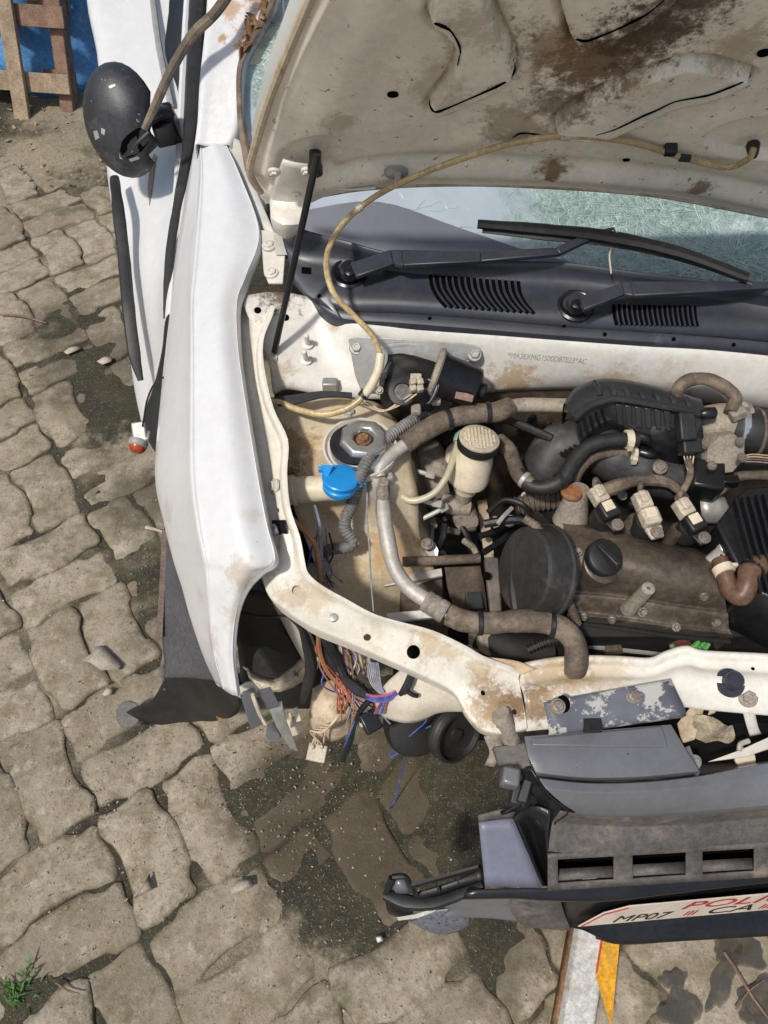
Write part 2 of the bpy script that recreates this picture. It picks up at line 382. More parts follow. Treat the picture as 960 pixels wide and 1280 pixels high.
for p, r in ((Z(125, 455, 0), .24), (Z(70, 410, 0), .16), (Z(155, 525, 0), .17), (Z(235, 760, 0), .16), (Z(210, 690, 0), .13), (Z(330, 1000, 0), .13), (Z(445, 1130, 0), .14), (Z(620, 1190, 0), .10), (Z(175, 620, 0), .14)):
    d_ = k.ramp(k.math('ADD', k.dist(p, r), k.math('MULTIPLY', k.math('SUBTRACT', k.noise(13, 7, .75, off=51), .5), 1.7)), 1.25, .35); damp = d_ if damp is None else k.math('MAXIMUM', damp, d_)
c = k.mix(k.math('MULTIPLY', damp, .72), c, (.072, .060, .040))
k.l(c, k.b.inputs['Base Color']); setin(k.b, 'Specular IOR Level', .25); k.l(k.ramp(mid, .3, .7, .75, .95), k.b.inputs['Roughness'])
b = k.bump(mid, .5, .0035); b = k.bump(fine, .9, .0026, b); k.l(b, k.b.inputs['Normal'])
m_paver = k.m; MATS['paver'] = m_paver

gm = MB(); g = 70.0
gm.add([(-g, -g, -.05), (g, -g, -.05), (g, g, -.05), (-g, g, -.05)], [(0, 1, 2, 3)])
ground = tag(gm.build('ground', m_sand, smooth=False), kind='structure')
ROT = R(33)
def sstep(a, b, x):
    t = min(1, max(0, (x - a) / (b - a))); return t * t * (3 - 2 * t)
MOUNDS = [(Z(a, b, 0).x, Z(a, b, 0).y, r, h) for a, b, r, h in ((128, 455, .17, .015), (70, 410, .12, .011), (150, 520, .11, .013), (238, 760, .10, .012), (215, 700, .08, .011), (385, 965, .09, .012), (440, 1130, .10, .012), (330, 1010, .06, .010), (620, 1190, .07, .011), (40, 1235, .07, .010), (560, 960, .2, .012))]   # soil heaped over the pavers
def dirt_height(x, y):
    n1 = mnoise.noise(Vector((x * 2.1, y * 2.1, 3.7))); n2 = mnoise.noise(Vector((x * 9, y * 9, 1.2))); n3 = mnoise.noise(Vector((x * 33, y * 33, 5)))
    z = -.0098 + n2 * .0042 + n3 * .0034 + sstep(.22, .55, n1) * .013
    z += sstep(3.0, 3.3, y + .25 * n1) * .032
    for (cx, cy, r, h) in MOUNDS:
        q = ((x - cx) ** 2 + (y - cy) ** 2) / (r * r)
        if q < 6: z += (h - .001) * math.exp(-q) * (1 + .8 * n2 + .5 * n1)
    return z
xs = np.arange(-2.7, 1.7, .02); ys = np.arange(-.7, 4.9, .02); mb = MB()
V = [Vector((x, y, dirt_height(x, y))) for y in ys for x in xs]; nx = len(xs)
mb.add(V, [(j * nx + i, j * nx + i + 1, (j + 1) * nx + i + 1, (j + 1) * nx + i) for j in range(len(ys) - 1) for i in range(nx - 1)])
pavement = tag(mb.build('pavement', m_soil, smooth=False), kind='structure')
for p in pavement.data.polygons: p.use_smooth = True

CELL = .272
def paver_mesh(seed):
    rnd = random.Random(seed); L, Wd, a, b = CELL * .980, CELL * .488, .010, .007
    fx = [(-.5, -1), (-.30, -1), (-.20, 1), (.20, 1), (.30, -1), (.5, -1)]
    fy = [(-.2, 1), (.2, -1)]
    o = [Vector((L * f, -Wd / 2 + a * s, 0)) for f, s in fx] + [Vector((L / 2 + b * s, Wd * f, 0)) for f, s in fy]
    o += [Vector((L * f, Wd / 2 + a * s, 0)) for f, s in reversed(fx)] + [Vector((-L / 2 + b * s, Wd * f, 0)) for f, s in reversed(fy)]
    q = []
    for i in range(len(o)):                                # chop the corners so that they look worn round
        p, n_ = o[i], o[(i + 1) % len(o)]; q += [p.lerp(n_, .24), p.lerp(n_, .76)]
    o = [p + Vector((rnd.uniform(-1, 1), rnd.uniform(-1, 1), 0)) * .0028 for p in q]; n = len(o); v = []; f = []
    def inset(d):
        out = [Vector((p.x * (1 - 2 * d / L), p.y * (1 - 2 * d / Wd), 0)) for p in o]
        return out
    for d, z in ((0, -.035), (0, -.0070), (.003, -.0026), (.012, -.0004)):
        v += [p + Vector((0, 0, z)) for p in inset(d)]
    for k_ in range(3):
        for i in range(n): j = (i + 1) % n; f.append((k_ * n + i, k_ * n + j, (k_ + 1) * n + j, (k_ + 1) * n + i))
    c0 = len(v); v += [Vector((-L * .25, 0, .0008)), Vector((0, 0, .0012)), Vector((L * .25, 0, .0008))]
    for i in range(n):
        j = (i + 1) % n; mx = (v[3 * n + i].x + v[3 * n + j].x) / 2; w = c0 + (0 if mx < -L * .16 else 2 if mx > L * .16 else 1)
        f.append((3 * n + i, 3 * n + j, w))
        mx2 = (v[3 * n + j].x + v[3 * n + (j + 1) % n].x) / 2; w2 = c0 + (0 if mx2 < -L * .16 else 2 if mx2 > L * .16 else 1)
        if w2 != w: f.append((3 * n + j, w2, w))
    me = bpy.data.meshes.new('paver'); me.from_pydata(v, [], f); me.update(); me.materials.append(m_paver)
    for p in me.polygons: p.use_smooth = True
    return me
PV = [paver_mesh(s) for s in range(6)]
ca, sa = math.cos(ROT), math.sin(ROT); np_ = 0
for i in range(-14, 15):
    for j in range(-14, 24):
        for h in (-1, 1):
            along = (i + j) % 2 == 0
            lx, ly = i * CELL, j * CELL
            if along: ly += h * CELL / 4
            else: lx += h * CELL / 4
            x, y = ca * lx - sa * ly + .07, sa * lx + ca * ly + .05
            # only where the photograph sees ground: left of the car, and in front of and under its nose
            seen = (-.95 - .26 * y < x < -.18 - .20 * y and y > -.25 and y < 3.3) or (-.75 < x < .95 and -.25 < y < .78)
            if not seen: continue
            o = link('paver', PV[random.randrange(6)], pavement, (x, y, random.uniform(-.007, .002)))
            o.rotation_euler = (random.gauss(0, .012), random.gauss(0, .012), ROT + (0 if along else math.pi / 2) + random.choice((0, math.pi)) + random.gauss(0, .018)); np_ += 1
print('pavers', np_)

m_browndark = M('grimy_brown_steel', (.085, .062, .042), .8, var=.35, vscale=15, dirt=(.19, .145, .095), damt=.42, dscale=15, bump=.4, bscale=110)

m_boxplastic = M('air_box_plastic', (.030, .030, .033), .34, var=.2, vscale=10, dirt=(.09, .078, .065), damt=.24, dscale=14, bump=.10, bscale=400, grit=.15)

m_void = M('unlit_hollow', (.004, .004, .004), 1.0, var=.1, bump=0, grit=0, spec=0.0)
# ------------------------------------------------------------------ the wrecked car
XC = .44                                              # its centre line
car = tag(empty('wrecked_car', (XC, 1.0, 0)), 'wrecked white hatchback with its hood up and its front torn open', 'car')

# fender: rows run from the A-pillar to the headlight opening, columns from the hood gap out over the shoulder and down the side
FR = [((278, 170, 1.0), (264, 173, 1.002), (251, 178, .99), (243, 188, .955)),
      ((302, 222, .985), (280, 224, .99), (252, 226, .975), (233, 238, .905)),
      ((325, 291, .965), (287, 294, .972), (247, 296, .955), (221, 312, .865)),
      ((309, 345, .952), (280, 342, .962), (243, 342, .945), (216, 352, .85)),
      ((298, 376, .943), (272, 376, .952), (240, 376, .935), (213, 388, .835)),
      ((298, 425, .93), (273, 428, .939), (240, 428, .92), (208, 432, .81)),
      ((305, 482, .915), (278, 484, .924), (240, 482, .905), (203, 480, .785)),
      ((323, 592, .885), (288, 594, .894), (240, 590, .872), (195, 585, .73)),
      ((335, 655, .862), (298, 662, .87), (247, 655, .848), (205, 650, .69)),
      ((345, 699, .845), (307, 702, .852), (255, 696, .828), (217, 695, .665)),
      ((327, 714, .832), (300, 718, .836), (258, 712, .812), (222, 712, .655)),
      ((308, 735, .81), (291, 737, .813), (260, 732, .793), (229, 734, .642)),
      ((296, 768, .772), (285, 768, .773), (263, 766, .752), (238, 768, .62)),
      ((292, 818, .715), (282, 818, .715), (268, 817, .697), (254, 817, .585)),
      ((298, 870, .655), (290, 868, .655), (280, 862, .645), (270, 853, .55))]
rows = []
for i, r in enumerate(FR):
    p = [Z(*q) for q in r]; fold = p[0] + Vector((.002, 0, -.016 if i < 9 else -.01)); tip = p[0] + Vector((-.002, 0, .0005))
    low = p[3] + Vector((-.01 if i < 8 else .004, 0, -.10 if i < 9 else -.02)); low2 = p[3] + Vector((.03, .01, -.22 if i < 6 else -.13 if i < 9 else -.035))
    rows.append([fold, tip, p[0] * .86 + p[1] * .14, p[1], p[1] * .18 + p[2] * .82, p[2] + Vector((0, 0, .003)), p[2] * .82 + p[3] * .18 + Vector((0, 0, .002)), p[3], low, low2])
mb = MB().grid(rows, 6, 5)
m_fender = M('fender_paint', (.66, .655, .65), .38, var=.04, vscale=4, dirt=(.50, .44, .35), damt=.26, dscale=6, spots=(.26, .20, .13), sscale=120, sthr=.725, bump=.05, bscale=60, coat=.4, drough=.7, grit=.035,
    stains=[(Z(304, 718, .832), .035, (.40, .30, .20), .55), (Z(290, 770, .775), .03, (.44, .35, .25), .4), (Z(240, 745, .74), .03, (.42, .34, .25), .35), (Z(212, 640, .74), .03, (.45, .36, .25), .4), (Z(262, 800, .71), .03, (.42, .33, .23), .45), (Z(318, 640, .88), .02, (.45, .37, .27), .35), (Z(200, 560, .75), .03, (.46, .38, .28), .4)])
fender = mb.build('fender', m_fender, car, 'white front fender, pushed out of place', solid=.0016, soff=0, sharp=55)
# side lamp hole, its dark mouth and the wire that leads to the lamp
mb = MB(); c = Z(208, 458, .795); mb.lathe(c, Vector((-.9, -.2, .35)), [(.001, -.001), (.012, .0005), (.014, .0012), (.0135, .0025)], 18, sx=1.9, sy=.55, hint=Vector((0, 1, -.35)))
mb.build('lamp_hole', m_void, fender)
lampc = Z(174, 548, .66)
mb = MB().tube([Z(207, 470, .80), Z(193, 480, .80), Z(184, 500, .76), Z(180, 522, .70), Z(178, 533, .68)], .0017, 6); mb.build('lamp_wire', m_tape, car)
lamp = MB().box(Z(175, 541, .665), (.026, .040, .02), Vector((.95, .2, 0)), Vector((-.2, .9, .5))).box(Z(184, 546, .66), (.012, .022, .014)).build('side_lamp', m_galv, car, 'small side lamp hanging by its wire below the door edge', bevel=.003)
MB().lathe(Z(173, 553, .655), Vector((-.15, -.8, -.25)), [(.0175, -.004), (.0185, 0), (.0185, .006), (.015, .009)], 18).build('lamp_base', m_galv, lamp)
MB().lathe(Z(172, 558, .65), Vector((-.15, -.8, -.25)), [(.0165, 0), (.0155, .006), (.011, .011), (.004, .0125)], 18).build('lamp_lens', m_glow, lamp)

# door, swung a little open, bruised; and the seals and strips round it
DR = [(1.10, (207, 398), (199, 440), (190, 485), (180, 527)), (1.19, (211, 350), (199, 375), (182, 410), (166, 455)),
      (1.30, (216, 300), (200, 315), (180, 335), (159, 372)), (1.45, (226, 235), (208, 245), (178, 258), (149, 285)),
      (1.60, (238, 182), (215, 180), (180, 190), (141, 222)), (1.85, (232, 85), (205, 82), (166, 85), (126, 95)), (2.15, (206, -30), (185, -30), (150, -30), (111, -30)), (2.3, (200, -80), (180, -80), (140, -80), (104, -80))]
rows = []
for (y, *cs) in DR:
    p = [Y(a, b, y) for a, b in cs]
    rows.append([p[0] + Vector((.03, 0, .004)), p[0]] + p[1:] + [p[3] + Vector((-.006, 0, -.09)), p[3] + Vector((.03, 0, -.24)), p[3] + Vector((.075, 0, -.34))])
door = MB().grid(rows, 7, 5, crumple=.011, cs=5).build('door', m_white, car, 'white front door sprung slightly open', solid=.002, soff=0, sharp=60)
dq = [Y(148, 222, 1.52), Y(153, 262, 1.41), Y(160, 320, 1.31), Y(166, 385, 1.20), Y(173, 440, 1.13), Y(181, 474, 1.09)]
MB().tube([p + Vector((-.004, -.012, .008)) for p in dq], [.010, .0125, .013, .013, .0125, .006], 8, flat=.55).build('rubber_strip', m_rubber, door, 'black rubber strip peeled along the door edge')
MB().prism([on(door, a_, b_, .0012)[0] for a_, b_ in ((193, 192), (188, 205), (185, 235), (187, 258), (190, 240), (193, 215), (196, 196))], (0, 0, .0006)).build('bare_patch', M('bare_brown_metal', (.36, .27, .17), .8, var=.3, vscale=40), door)
# window opening: dark glass channel, pale trim and black frame beside the pillar
MB().grid([[Y(200, -60, 2.2), Y(228, -60, 2.2), Y(262, -60, 2.2)], [Y(195, 0, 2.1), Y(225, 0, 2.05), Y(250, 0, 2.0)], [Y(205, 70, 1.9), Y(226, 70, 1.86), Y(246, 70, 1.8)], [Y(216, 130, 1.75), Y(226, 135, 1.72), Y(240, 140, 1.66)]], 4, 4).build('window_opening', m_black, door, solid=.004)
MB().tube([Y(188, -30, 2.12), Y(196, 40, 1.93), Y(205, 90, 1.80), Y(214, 132, 1.70)], .0075, 8, flat=.6).build('window_channel', m_galv, door)
MB().tube([Y(238, -40, 2.05), Y(233, 30, 1.88), Y(229, 100, 1.70), Y(226, 160, 1.58), Y(222, 215, 1.46), Y(217, 262, 1.37)], [.0095, .0095, .009, .009, .007, .004], 8).build('frame_trim', m_white, door)
MB().tube([Y(250, -40, 2.0), Y(246, 30, 1.84), Y(243, 100, 1.66), Y(240, 150, 1.55), Y(233, 200, 1.445), Y(222, 255, 1.34), Y(212, 320, 1.23), Y(209, 380, 1.13), Y(206, 398, 1.10)], [.020, .020, .019, .017, .012, .009, .009, .008, .003], 8, flat=.6).build('door_seal', m_rubber, car, 'black rubber seal in the gap between door and fender')
MB().tube([Y(300, -30, 1.56), Y(270, 15, 1.50), Y(240, 45, 1.47), Y(213, 90, 1.43), Y(194, 132, 1.40), Y(180, 162, 1.38)], [.0095, .0095, .009, .0085, .008, .006], 9).build('torn_weatherstrip', m_dusthose, car, 'torn dirty weatherstrip hanging from the pillar over the mirror')

# side mirror: a broken shell on its arm
mirror_c = Y(148, 152, 1.47)
mb = MB(); ax = Vector((-.25, -.80, .42)).normalized(); hx = Vector((-.1, .42, .85)).normalized(); X_, Y_, Z_ = frame(ax, hx)
vs_, fs_ = [], []; NR, NS = 9, 30
for i in range(NR):
    th = math.pi / 2 * (i + .6) / (NR - .4)
    for j in range(NS):
        a = 2 * math.pi * j / NS; rx, ry = .073, .105
        sq = 1 + .05 * math.cos(2 * a); r = math.sin(th) ** .8
        p = mirror_c + X_ * (rx * r * math.cos(a) * sq) + Y_ * (ry * r * math.sin(a) * sq) + Z_ * (.055 * math.cos(th) - .02)
        p += mnoise.noise_vector(p * 22) * .0012
        if 5.35 < a or a < .25:                       # broken rim on the door side
            p += -X_ * .018 * (i / NR) ** 3 * (1 + math.sin(j * 3.1))
        vs_.append(p)
for i in range(NR - 1):
    for j in range(NS): fs_.append((i * NS + j, i * NS + (j + 1) % NS, (i + 1) * NS + (j + 1) % NS, (i + 1) * NS + j))
fs_.append(tuple(range(NS)))
mb.add(vs_, fs_)
mirror = mb.build('side_mirror', M('scuffed_mirror_shell', (.030, .030, .034), .45, var=.3, vscale=14, dirt=(.13, .13, .14), damt=.46, dscale=11, bump=.45, bscale=320, wear=(.30, .30, .31), wthr=.63, wscale=34), car, 'scuffed black side mirror shell, broken open', solid=.003, sharp=60)
MB().tube([mirror_c + X_ * (.073 * .80 * math.cos(2 * math.pi * j / 40)) + Y_ * (.105 * .80 * math.sin(2 * math.pi * j / 40)) + Z_ * .0125 for j in range(0, 32)], .0016, 5, 1).build('shell_seam', m_black, mirror)
MB().box(Y(206, 155, 1.55), (.055, .07, .055), Vector((.96, .2, .1)), Vector((-.2, .9, .3)), .85).build('mirror_bracket', m_black, mirror, bevel=.006)
MB().tube([Y(205, 140, 1.53), Y(190, 142, 1.50), Y(172, 146, 1.46)], [.028, .026, .034], 10, flat=.5).build('mirror_arm', m_black, mirror)
MB().prism([on(mirror, a_, b_, .0008)[0] for a_, b_ in ((153, 176), (160, 168), (170, 161), (180, 158), (187, 165), (185, 178), (178, 188), (166, 195), (155, 197), (150, 188))], on(mirror, 165, 178)[1] * .002).build('broken_opening', m_void, mirror)
for q in (((117, 164), (122, 163), (125, 172), (120, 175)), ((127, 160), (132, 162), (131, 169), (127, 167)), ((149, 190), (151, 196), (154, 199), (150, 198)), ((161, 199), (172, 195), (175, 198), (164, 202)), ((136, 108), (144, 105), (145, 108), (138, 111))):
    MB().prism([on(mirror, a_, b_, .0006)[0] for a_, b_ in q], on(mirror, *q[0])[1] * .0006).build('scuff', m_galv, mirror)
MB().tube([Y(155, 196, 1.40), Y(170, 180, 1.40), Y(186, 165, 1.41)], .0035, 6).build('mirror_wire', m_tape, mirror)

# A-pillar with its bared, torn edge
def pil(px, py, dz=0):                                # surface of the windscreen and pillar slope
    d = ray(px, py); t = (CAM_H - 1.0 + .7 * 1.37 - dz) / (.7 * d.y - d.z); return CAM + d * t
rows = [[pil(a, y) for a in xs_] for y, xs_ in ((182, (243, 258, 274, 287)), (150, (247, 262, 280, 298)), (100, (250, 270, 290, 300)), (60, (254, 275, 295, 306)), (25, (258, 285, 308, 325)), (-20, (262, 300, 328, 348)), (-70, (270, 315, 345, 365)))]
rows = [[r[0] + Vector((-.003, 0, -.05)), r[0]] + r[1:] + [r[-1] + Vector((.004, .004, -.03))] for r in rows]
stp = [(pil(330, 5), .045, (.36, .20, .085), .95), (pil(312, 40), .028, (.34, .19, .08), .95), (pil(278, 48), .013, (.36, .22, .1), .9), (pil(290, 10), .028, (.42, .26, .12), .8)]
pillar = MB().grid(rows, 6, 5).build('a_pillar', M('pillar_paint', (.66, .655, .65), .35, grit=.07, var=.02, vscale=5, dirt=(.6, .54, .45), damt=.14, bump=.05, coat=.3, stains=stp), car, 'white windscreen pillar with torn rusty edge', solid=.003, sharp=60)
mb = MB(); random.seed(5)
for i in range(26):                                   # shreds of torn sealant and foam along the edge
    t = i / 25; a, b = (300 + 52 * t ** 1.2, 75 - 95 * t)
    p = pil(a, b, .004); q = pil(a + random.uniform(-14, 12), b - random.uniform(-4, 22), random.uniform(.004, .016))
    mb.tube([p, (p + q) / 2 + Vector((0, 0, random.uniform(.002, .010))), q], [.004, .006, .002], 6, 2, flat=.5)
mb.build('torn_foam', m_rust, pillar)
MB().tube([pil(353, -40, .002), pil(336, 10, .002), pil(312, 55, .002), pil(300, 85, .002), pil(299, 130, .002), pil(303, 170, .002), pil(312, 215, .0), pil(320, 262, -.01), pil(330, 288, -.01)], [.010, .010, .008, .006, .0055, .006, .008, .010, .010], 8, flat=.6).build('windscreen_seal', m_dusthose, car)
# ledge between fender and hood hinge
rows = [[pil(280, 172, -.004), pil(290, 172, -.004), pil(300, 176, -.01)], [pil(288, 195, -.012), pil(299, 200, -.015), pil(310, 205, -.02)], [Z(303, 225, .966), Z(312, 232, .966), Z(320, 238, .962)], [Z(322, 285, .945), Z(332, 290, .95), Z(345, 295, .95)]]
MB().grid(rows, 4, 4).build('pillar_base', m_bay, car, solid=.002, sharp=60)

# windscreen: laminated, crazed and green where it is shattered, with a dark band along the bottom
k = NT('shattered_windscreen'); tr = k.n('ShaderNodeBsdfTransparent'); tr.inputs['Color'].default_value = (.86, .93, .91, 1)
gl = k.n('ShaderNodeBsdfGlossy'); gl.inputs['Roughness'].default_value = .06; gl.inputs['Color'].default_value = (.9, .95, 1, 1)
fr = k.n('ShaderNodeFresnel'); fr.inputs['IOR'].default_value = 1.5
m1 = k.n('ShaderNodeMixShader'); k.l(fr.outputs[0], m1.inputs[0]); k.l(tr.outputs[0], m1.inputs[1]); k.l(gl.outputs[0], m1.inputs[2])
df = k.b; df.inputs['Roughness'].default_value = .35; setin(df, 'Specular IOR Level', .4)
wz = k.n('ShaderNodeVectorMath', operation='ADD'); nn = k.n('ShaderNodeTexNoise'); nn.inputs['Scale'].default_value = 9; k.l(k.pos, nn.inputs['Vector'])
sc = k.n('ShaderNodeVectorMath', operation='SCALE'); sc.inputs['Scale'].default_value = .05; k.l(nn.outputs['Color'], sc.inputs[0]); k.l(k.pos, wz.inputs[0]); k.l(sc.outputs[0], wz.inputs[1])
e1 = k.vor(120, 'DISTANCE_TO_EDGE', wz.outputs[0]).outputs['Distance']; e2 = k.vor(13, 'DISTANCE_TO_EDGE', wz.outputs[0]).outputs['Distance']; e3 = k.vor(46, 'DISTANCE_TO_EDGE', wz.outputs[0]).outputs['Distance']
fine = k.math('MAXIMUM', k.ramp(e1, .10, .01, 0, .7), k.ramp(e3, .06, .008)); fine = k.math('MULTIPLY', fine, k.ramp(k.noise(40, 4, .7, off=5), .35, .62)); coarse = k.math('MULTIPLY', k.ramp(e2, .010, .002), k.ramp(k.noise(14, 4, .6, off=8), .48, .56))
zone = None
for p, r in ((pil(870, 285), .20), (pil(760, 268), .20), (pil(960, 305), .26), (pil(345, 45), .075), (pil(325, 100), .045), (pil(905, 325), .14)):
    d = k.ramp(k.math('ADD', k.dist(p, r), k.math('MULTIPLY', k.math('SUBTRACT', k.noise(16, 5, .7, off=2), .5), 1.6)), 1.1, .55); zone = d if zone is None else k.math('MAXIMUM', zone, d)
haze = k.ramp(k.noise(7, 5, .6, off=3), .30, .70, .50, .62)
fac = k.math('MAXIMUM', k.math('MULTIPLY', zone, k.math('ADD', k.math('MULTIPLY', fine, .3), .62)), k.math('MAXIMUM', k.math('MULTIPLY', coarse, .65), haze))
cells = k.vor(120, 'F1', wz.outputs[0]).outputs['Color']; sx_ = k.n('ShaderNodeSeparateColor'); k.l(cells, sx_.inputs[0])
green = k.mix(sx_.outputs[0], (.20, .31, .27), (.38, .51, .46)); green = k.mix(k.ramp(k.noise(10, 4, .6, off=15), .5, .72), green, (.55, .64, .66)); green = k.mix(k.math('MULTIPLY', fine, .35), green, (.62, .74, .71))
k.l(k.mix(zone, (.60, .68, .76), green), df.inputs['Base Color'])
bm_ = k.bump(k.math('MULTIPLY', e1, zone), .7, .003); k.l(bm_, df.inputs['Normal'])
m2 = k.n('ShaderNodeMixShader'); k.l(fac, m2.inputs[0]); k.l(m1.outputs[0], m2.inputs[1]); k.l(df.outputs[0], m2.inputs[2]); k.l(m2.outputs[0], k.out.inputs['Surface'])
m_glass = k.m; MATS['glass'] = m_glass
def scr(px, py, dz=0): return pil(px, py, -.032 + dz)
rows = [[scr(a, b) for a, b in r] for r in (((372, 288), (480, 318), (600, 330), (720, 336), (850, 352), (1010, 380), (1200, 420)), ((330, 230), (440, 245), (560, 255), (700, 262), (840, 275), (1000, 292), (1180, 325)), ((305, 140), (420, 150), (560, 160), (700, 165), (860, 175), (1000, 190), (1150, 220)), ((312, 40), (420, 40), (560, 40), (700, 40), (860, 45), (1000, 60), (1120, 80)), ((350, -40), (450, -45), (560, -50), (700, -50), (860, -45), (1000, -30), (1090, -10)))]
screen = MB().grid(rows, 6, 4).build('windscreen', m_glass, car, 'shattered windscreen showing under the raised hood')
rows = [[scr(a, b, .0045) for a, b in r] for r in (((366, 292), (480, 322), (600, 334), (720, 340), (850, 356), (1010, 384), (1100, 400)), ((372, 264), (472, 252), (575, 285), (690, 322), (850, 352), (1010, 381), (1100, 398)))]
MB().grid(rows, 3, 4).build('screen_band', M('screen_band', (.12, .128, .155), .35, grit=.03, var=.08, vscale=6, dirt=(.2, .2, .22), damt=.2, bump=.03), screen)
m_crack = M('crack_edge', (.56, .68, .65), .25, var=.2, vscale=60, bump=0)
random.seed(31)
for (cx, cy, n, rmin, rmax) in ((915, 322, 60, 20, 300), (800, 268, 40, 10, 220), (880, 262, 34, 10, 160), (345, 55, 40, 6, 80), (520, 262, 10, 20, 90), (700, 300, 30, 10, 120)):
    mb = MB()
    for i in range(n):
        a = 2 * math.pi * (i + random.uniform(-.4, .4)) / n; L = random.uniform(rmin, rmax); x, y, st = cx, cy, random.uniform(0, .35); pts = []
        for q in range(7):
            t = st + (1 - st) * q / 6; a += random.gauss(0, .09); pts.append(scr(cx + math.cos(a) * L * t, cy + math.sin(a) * L * t * .55, .002))
        mb.tube(pts, random.uniform(.00018, .0005), 4, 1, caps=False)
        if i % 2:
            r_ = random.uniform(.15, .8) * rmax; a2 = a + random.uniform(.15, .6); mb.tube([scr(cx + math.cos(a + (a2 - a) * w / 3) * r_ * random.uniform(.94, 1.06), cy + math.sin(a + (a2 - a) * w / 3) * r_ * .55, .002) for w in range(4)], .0003, 4, 1, caps=False)
    tag(mb.build('glass_cracks', m_crack, screen, smooth=False), kind='stuff')
# dashboard and cabin seen through it
rows = [[Z(a, b, zz) for a, b in r] for zz, r in ((.72, ((330, 320), (600, 340), (1000, 400))), (.80, ((320, 225), (600, 262), (1050, 290))), (.80, ((310, 150), (600, 165), (1050, 180))), (.64, ((300, 80), (600, 80), (1050, 90))))]
MB().grid(rows, 4, 4).build('dashboard', M('dashboard_plastic', (.16, .165, .175), .6, var=.15, bump=.2), car, solid=.01)
# roof and rear of the cabin, simple but present, so that the car does not end at the windscreen
rows = [[Vector((XC - .60, 1.78, 1.30)), Vector((XC, 1.74, 1.335)), Vector((XC + .60, 1.78, 1.30))], [Vector((XC - .62, 2.4, 1.44)), Vector((XC, 2.4, 1.48)), Vector((XC + .62, 2.4, 1.44))], [Vector((XC - .62, 3.4, 1.42)), Vector((XC, 3.4, 1.46)), Vector((XC + .62, 3.4, 1.42))], [Vector((XC - .60, 4.0, 1.25)), Vector((XC, 4.05, 1.28)), Vector((XC + .60, 4.0, 1.25))], [Vector((XC - .66, 4.25, .6)), Vector((XC, 4.3, .6)), Vector((XC + .66, 4.25, .6))]]
MB().grid(rows, 4, 6).build('roof', m_white, car, solid=.004)
for sx in (-1, 1):
    rows = [[Vector((XC + sx * .735, y, z)) if z < .95 else Vector((XC + sx * (.735 - (z - .95) * .3), y, z)) for z in (.25, .55, .93)] for y in (2.45, 3.1, 3.7, 4.2)]
    MB().grid(rows, 4, 3).build('side_panel', m_white, car, solid=.004)
rows = [[Vector((XC + .74, y, z)) for z in (.25, .55, .80, .93)] for y in (.55, 1.1, 1.8, 2.45)]
MB().grid(rows, 4, 3).build('side_panel', m_white, car, solid=.004)

# hood: an inner panel in relief with an outer skin behind it
HA = R(58); H0 = Vector((0, 1.10, 1.075)); HS = Vector((0, -math.cos(HA), math.sin(HA))); HN = Vector((0, -math.sin(HA), -math.cos(HA)))   # up the hood, and out of its underside
def HP(px, py, d=0.0): return PL(px, py, H0 + HN * d, HN)
def huv(p): return (p.x, (p - H0).dot(HS))
def poly_uv(pts): return [huv(HP(*p)) for p in pts]
def sdf(poly, x, y):
    n = len(poly); d = np.full(x.shape, 1e9); ins = np.zeros(x.shape, bool)
    for i in range(n):
        ax_, ay = poly[i]; bx, by = poly[(i + 1) % n]; ex, ey = bx - ax_, by - ay; wx, wy = x - ax_, y - ay
        t = np.clip((wx * ex + wy * ey) / (ex * ex + ey * ey + 1e-12), 0, 1); dx, dy = wx - ex * t, wy - ey * t; d = np.minimum(d, dx * dx + dy * dy)
        if ay != by: ins ^= ((ay > y) != (by > y)) & (x < (bx - ax_) * (y - ay) / (by - ay) + ax_)
    return np.where(ins, -np.sqrt(d), np.sqrt(d))
RA = poly_uv([(548, -40), (541, 0), (537, 21), (561, 34), (575, 62), (571, 82), (554, 107), (537, 127), (541, 139), (561, 134), (630, 103), (644, 84), (637, 60), (612, 10), (600, -40)])
RB = poly_uv([(695, 161), (747, 168), (781, 156), (822, 137), (843, 126), (891, 117), (925, 103), (939, 93), (929, 88), (870, 72), (836, 79), (785, 100), (733, 120), (699, 144)])
RC = poly_uv([(716, 44), (733, 50), (767, 38), (809, 17), (850, -15), (880, -60), (700, -60), (699, -10)])
RD = poly_uv([(880, 172), (905, 156), (940, 148), (1000, 146), (1050, 170), (1000, 198), (930, 198), (895, 190)])
RE = poly_uv([(345, 195), (375, 172), (405, 165), (425, 180), (420, 205), (395, 222), (350, 225)])
def nstep(a, b, x):
    t = np.clip((x - a) / (b - a), 0, 1); return t * t * (3 - 2 * t)
def smooth_poly(P_, n=3):
    for _ in range(n): P_ = [q for i in range(len(P_)) for q in ((P_[i][0] * .75 + P_[(i + 1) % len(P_)][0] * .25, P_[i][1] * .75 + P_[(i + 1) % len(P_)][1] * .25), (P_[i][0] * .25 + P_[(i + 1) % len(P_)][0] * .75, P_[i][1] * .25 + P_[(i + 1) % len(P_)][1] * .75))]
    return P_
RA, RB, RC, RD, RE = [smooth_poly(q, 1) for q in (RA, RB, RC, RD, RE)]
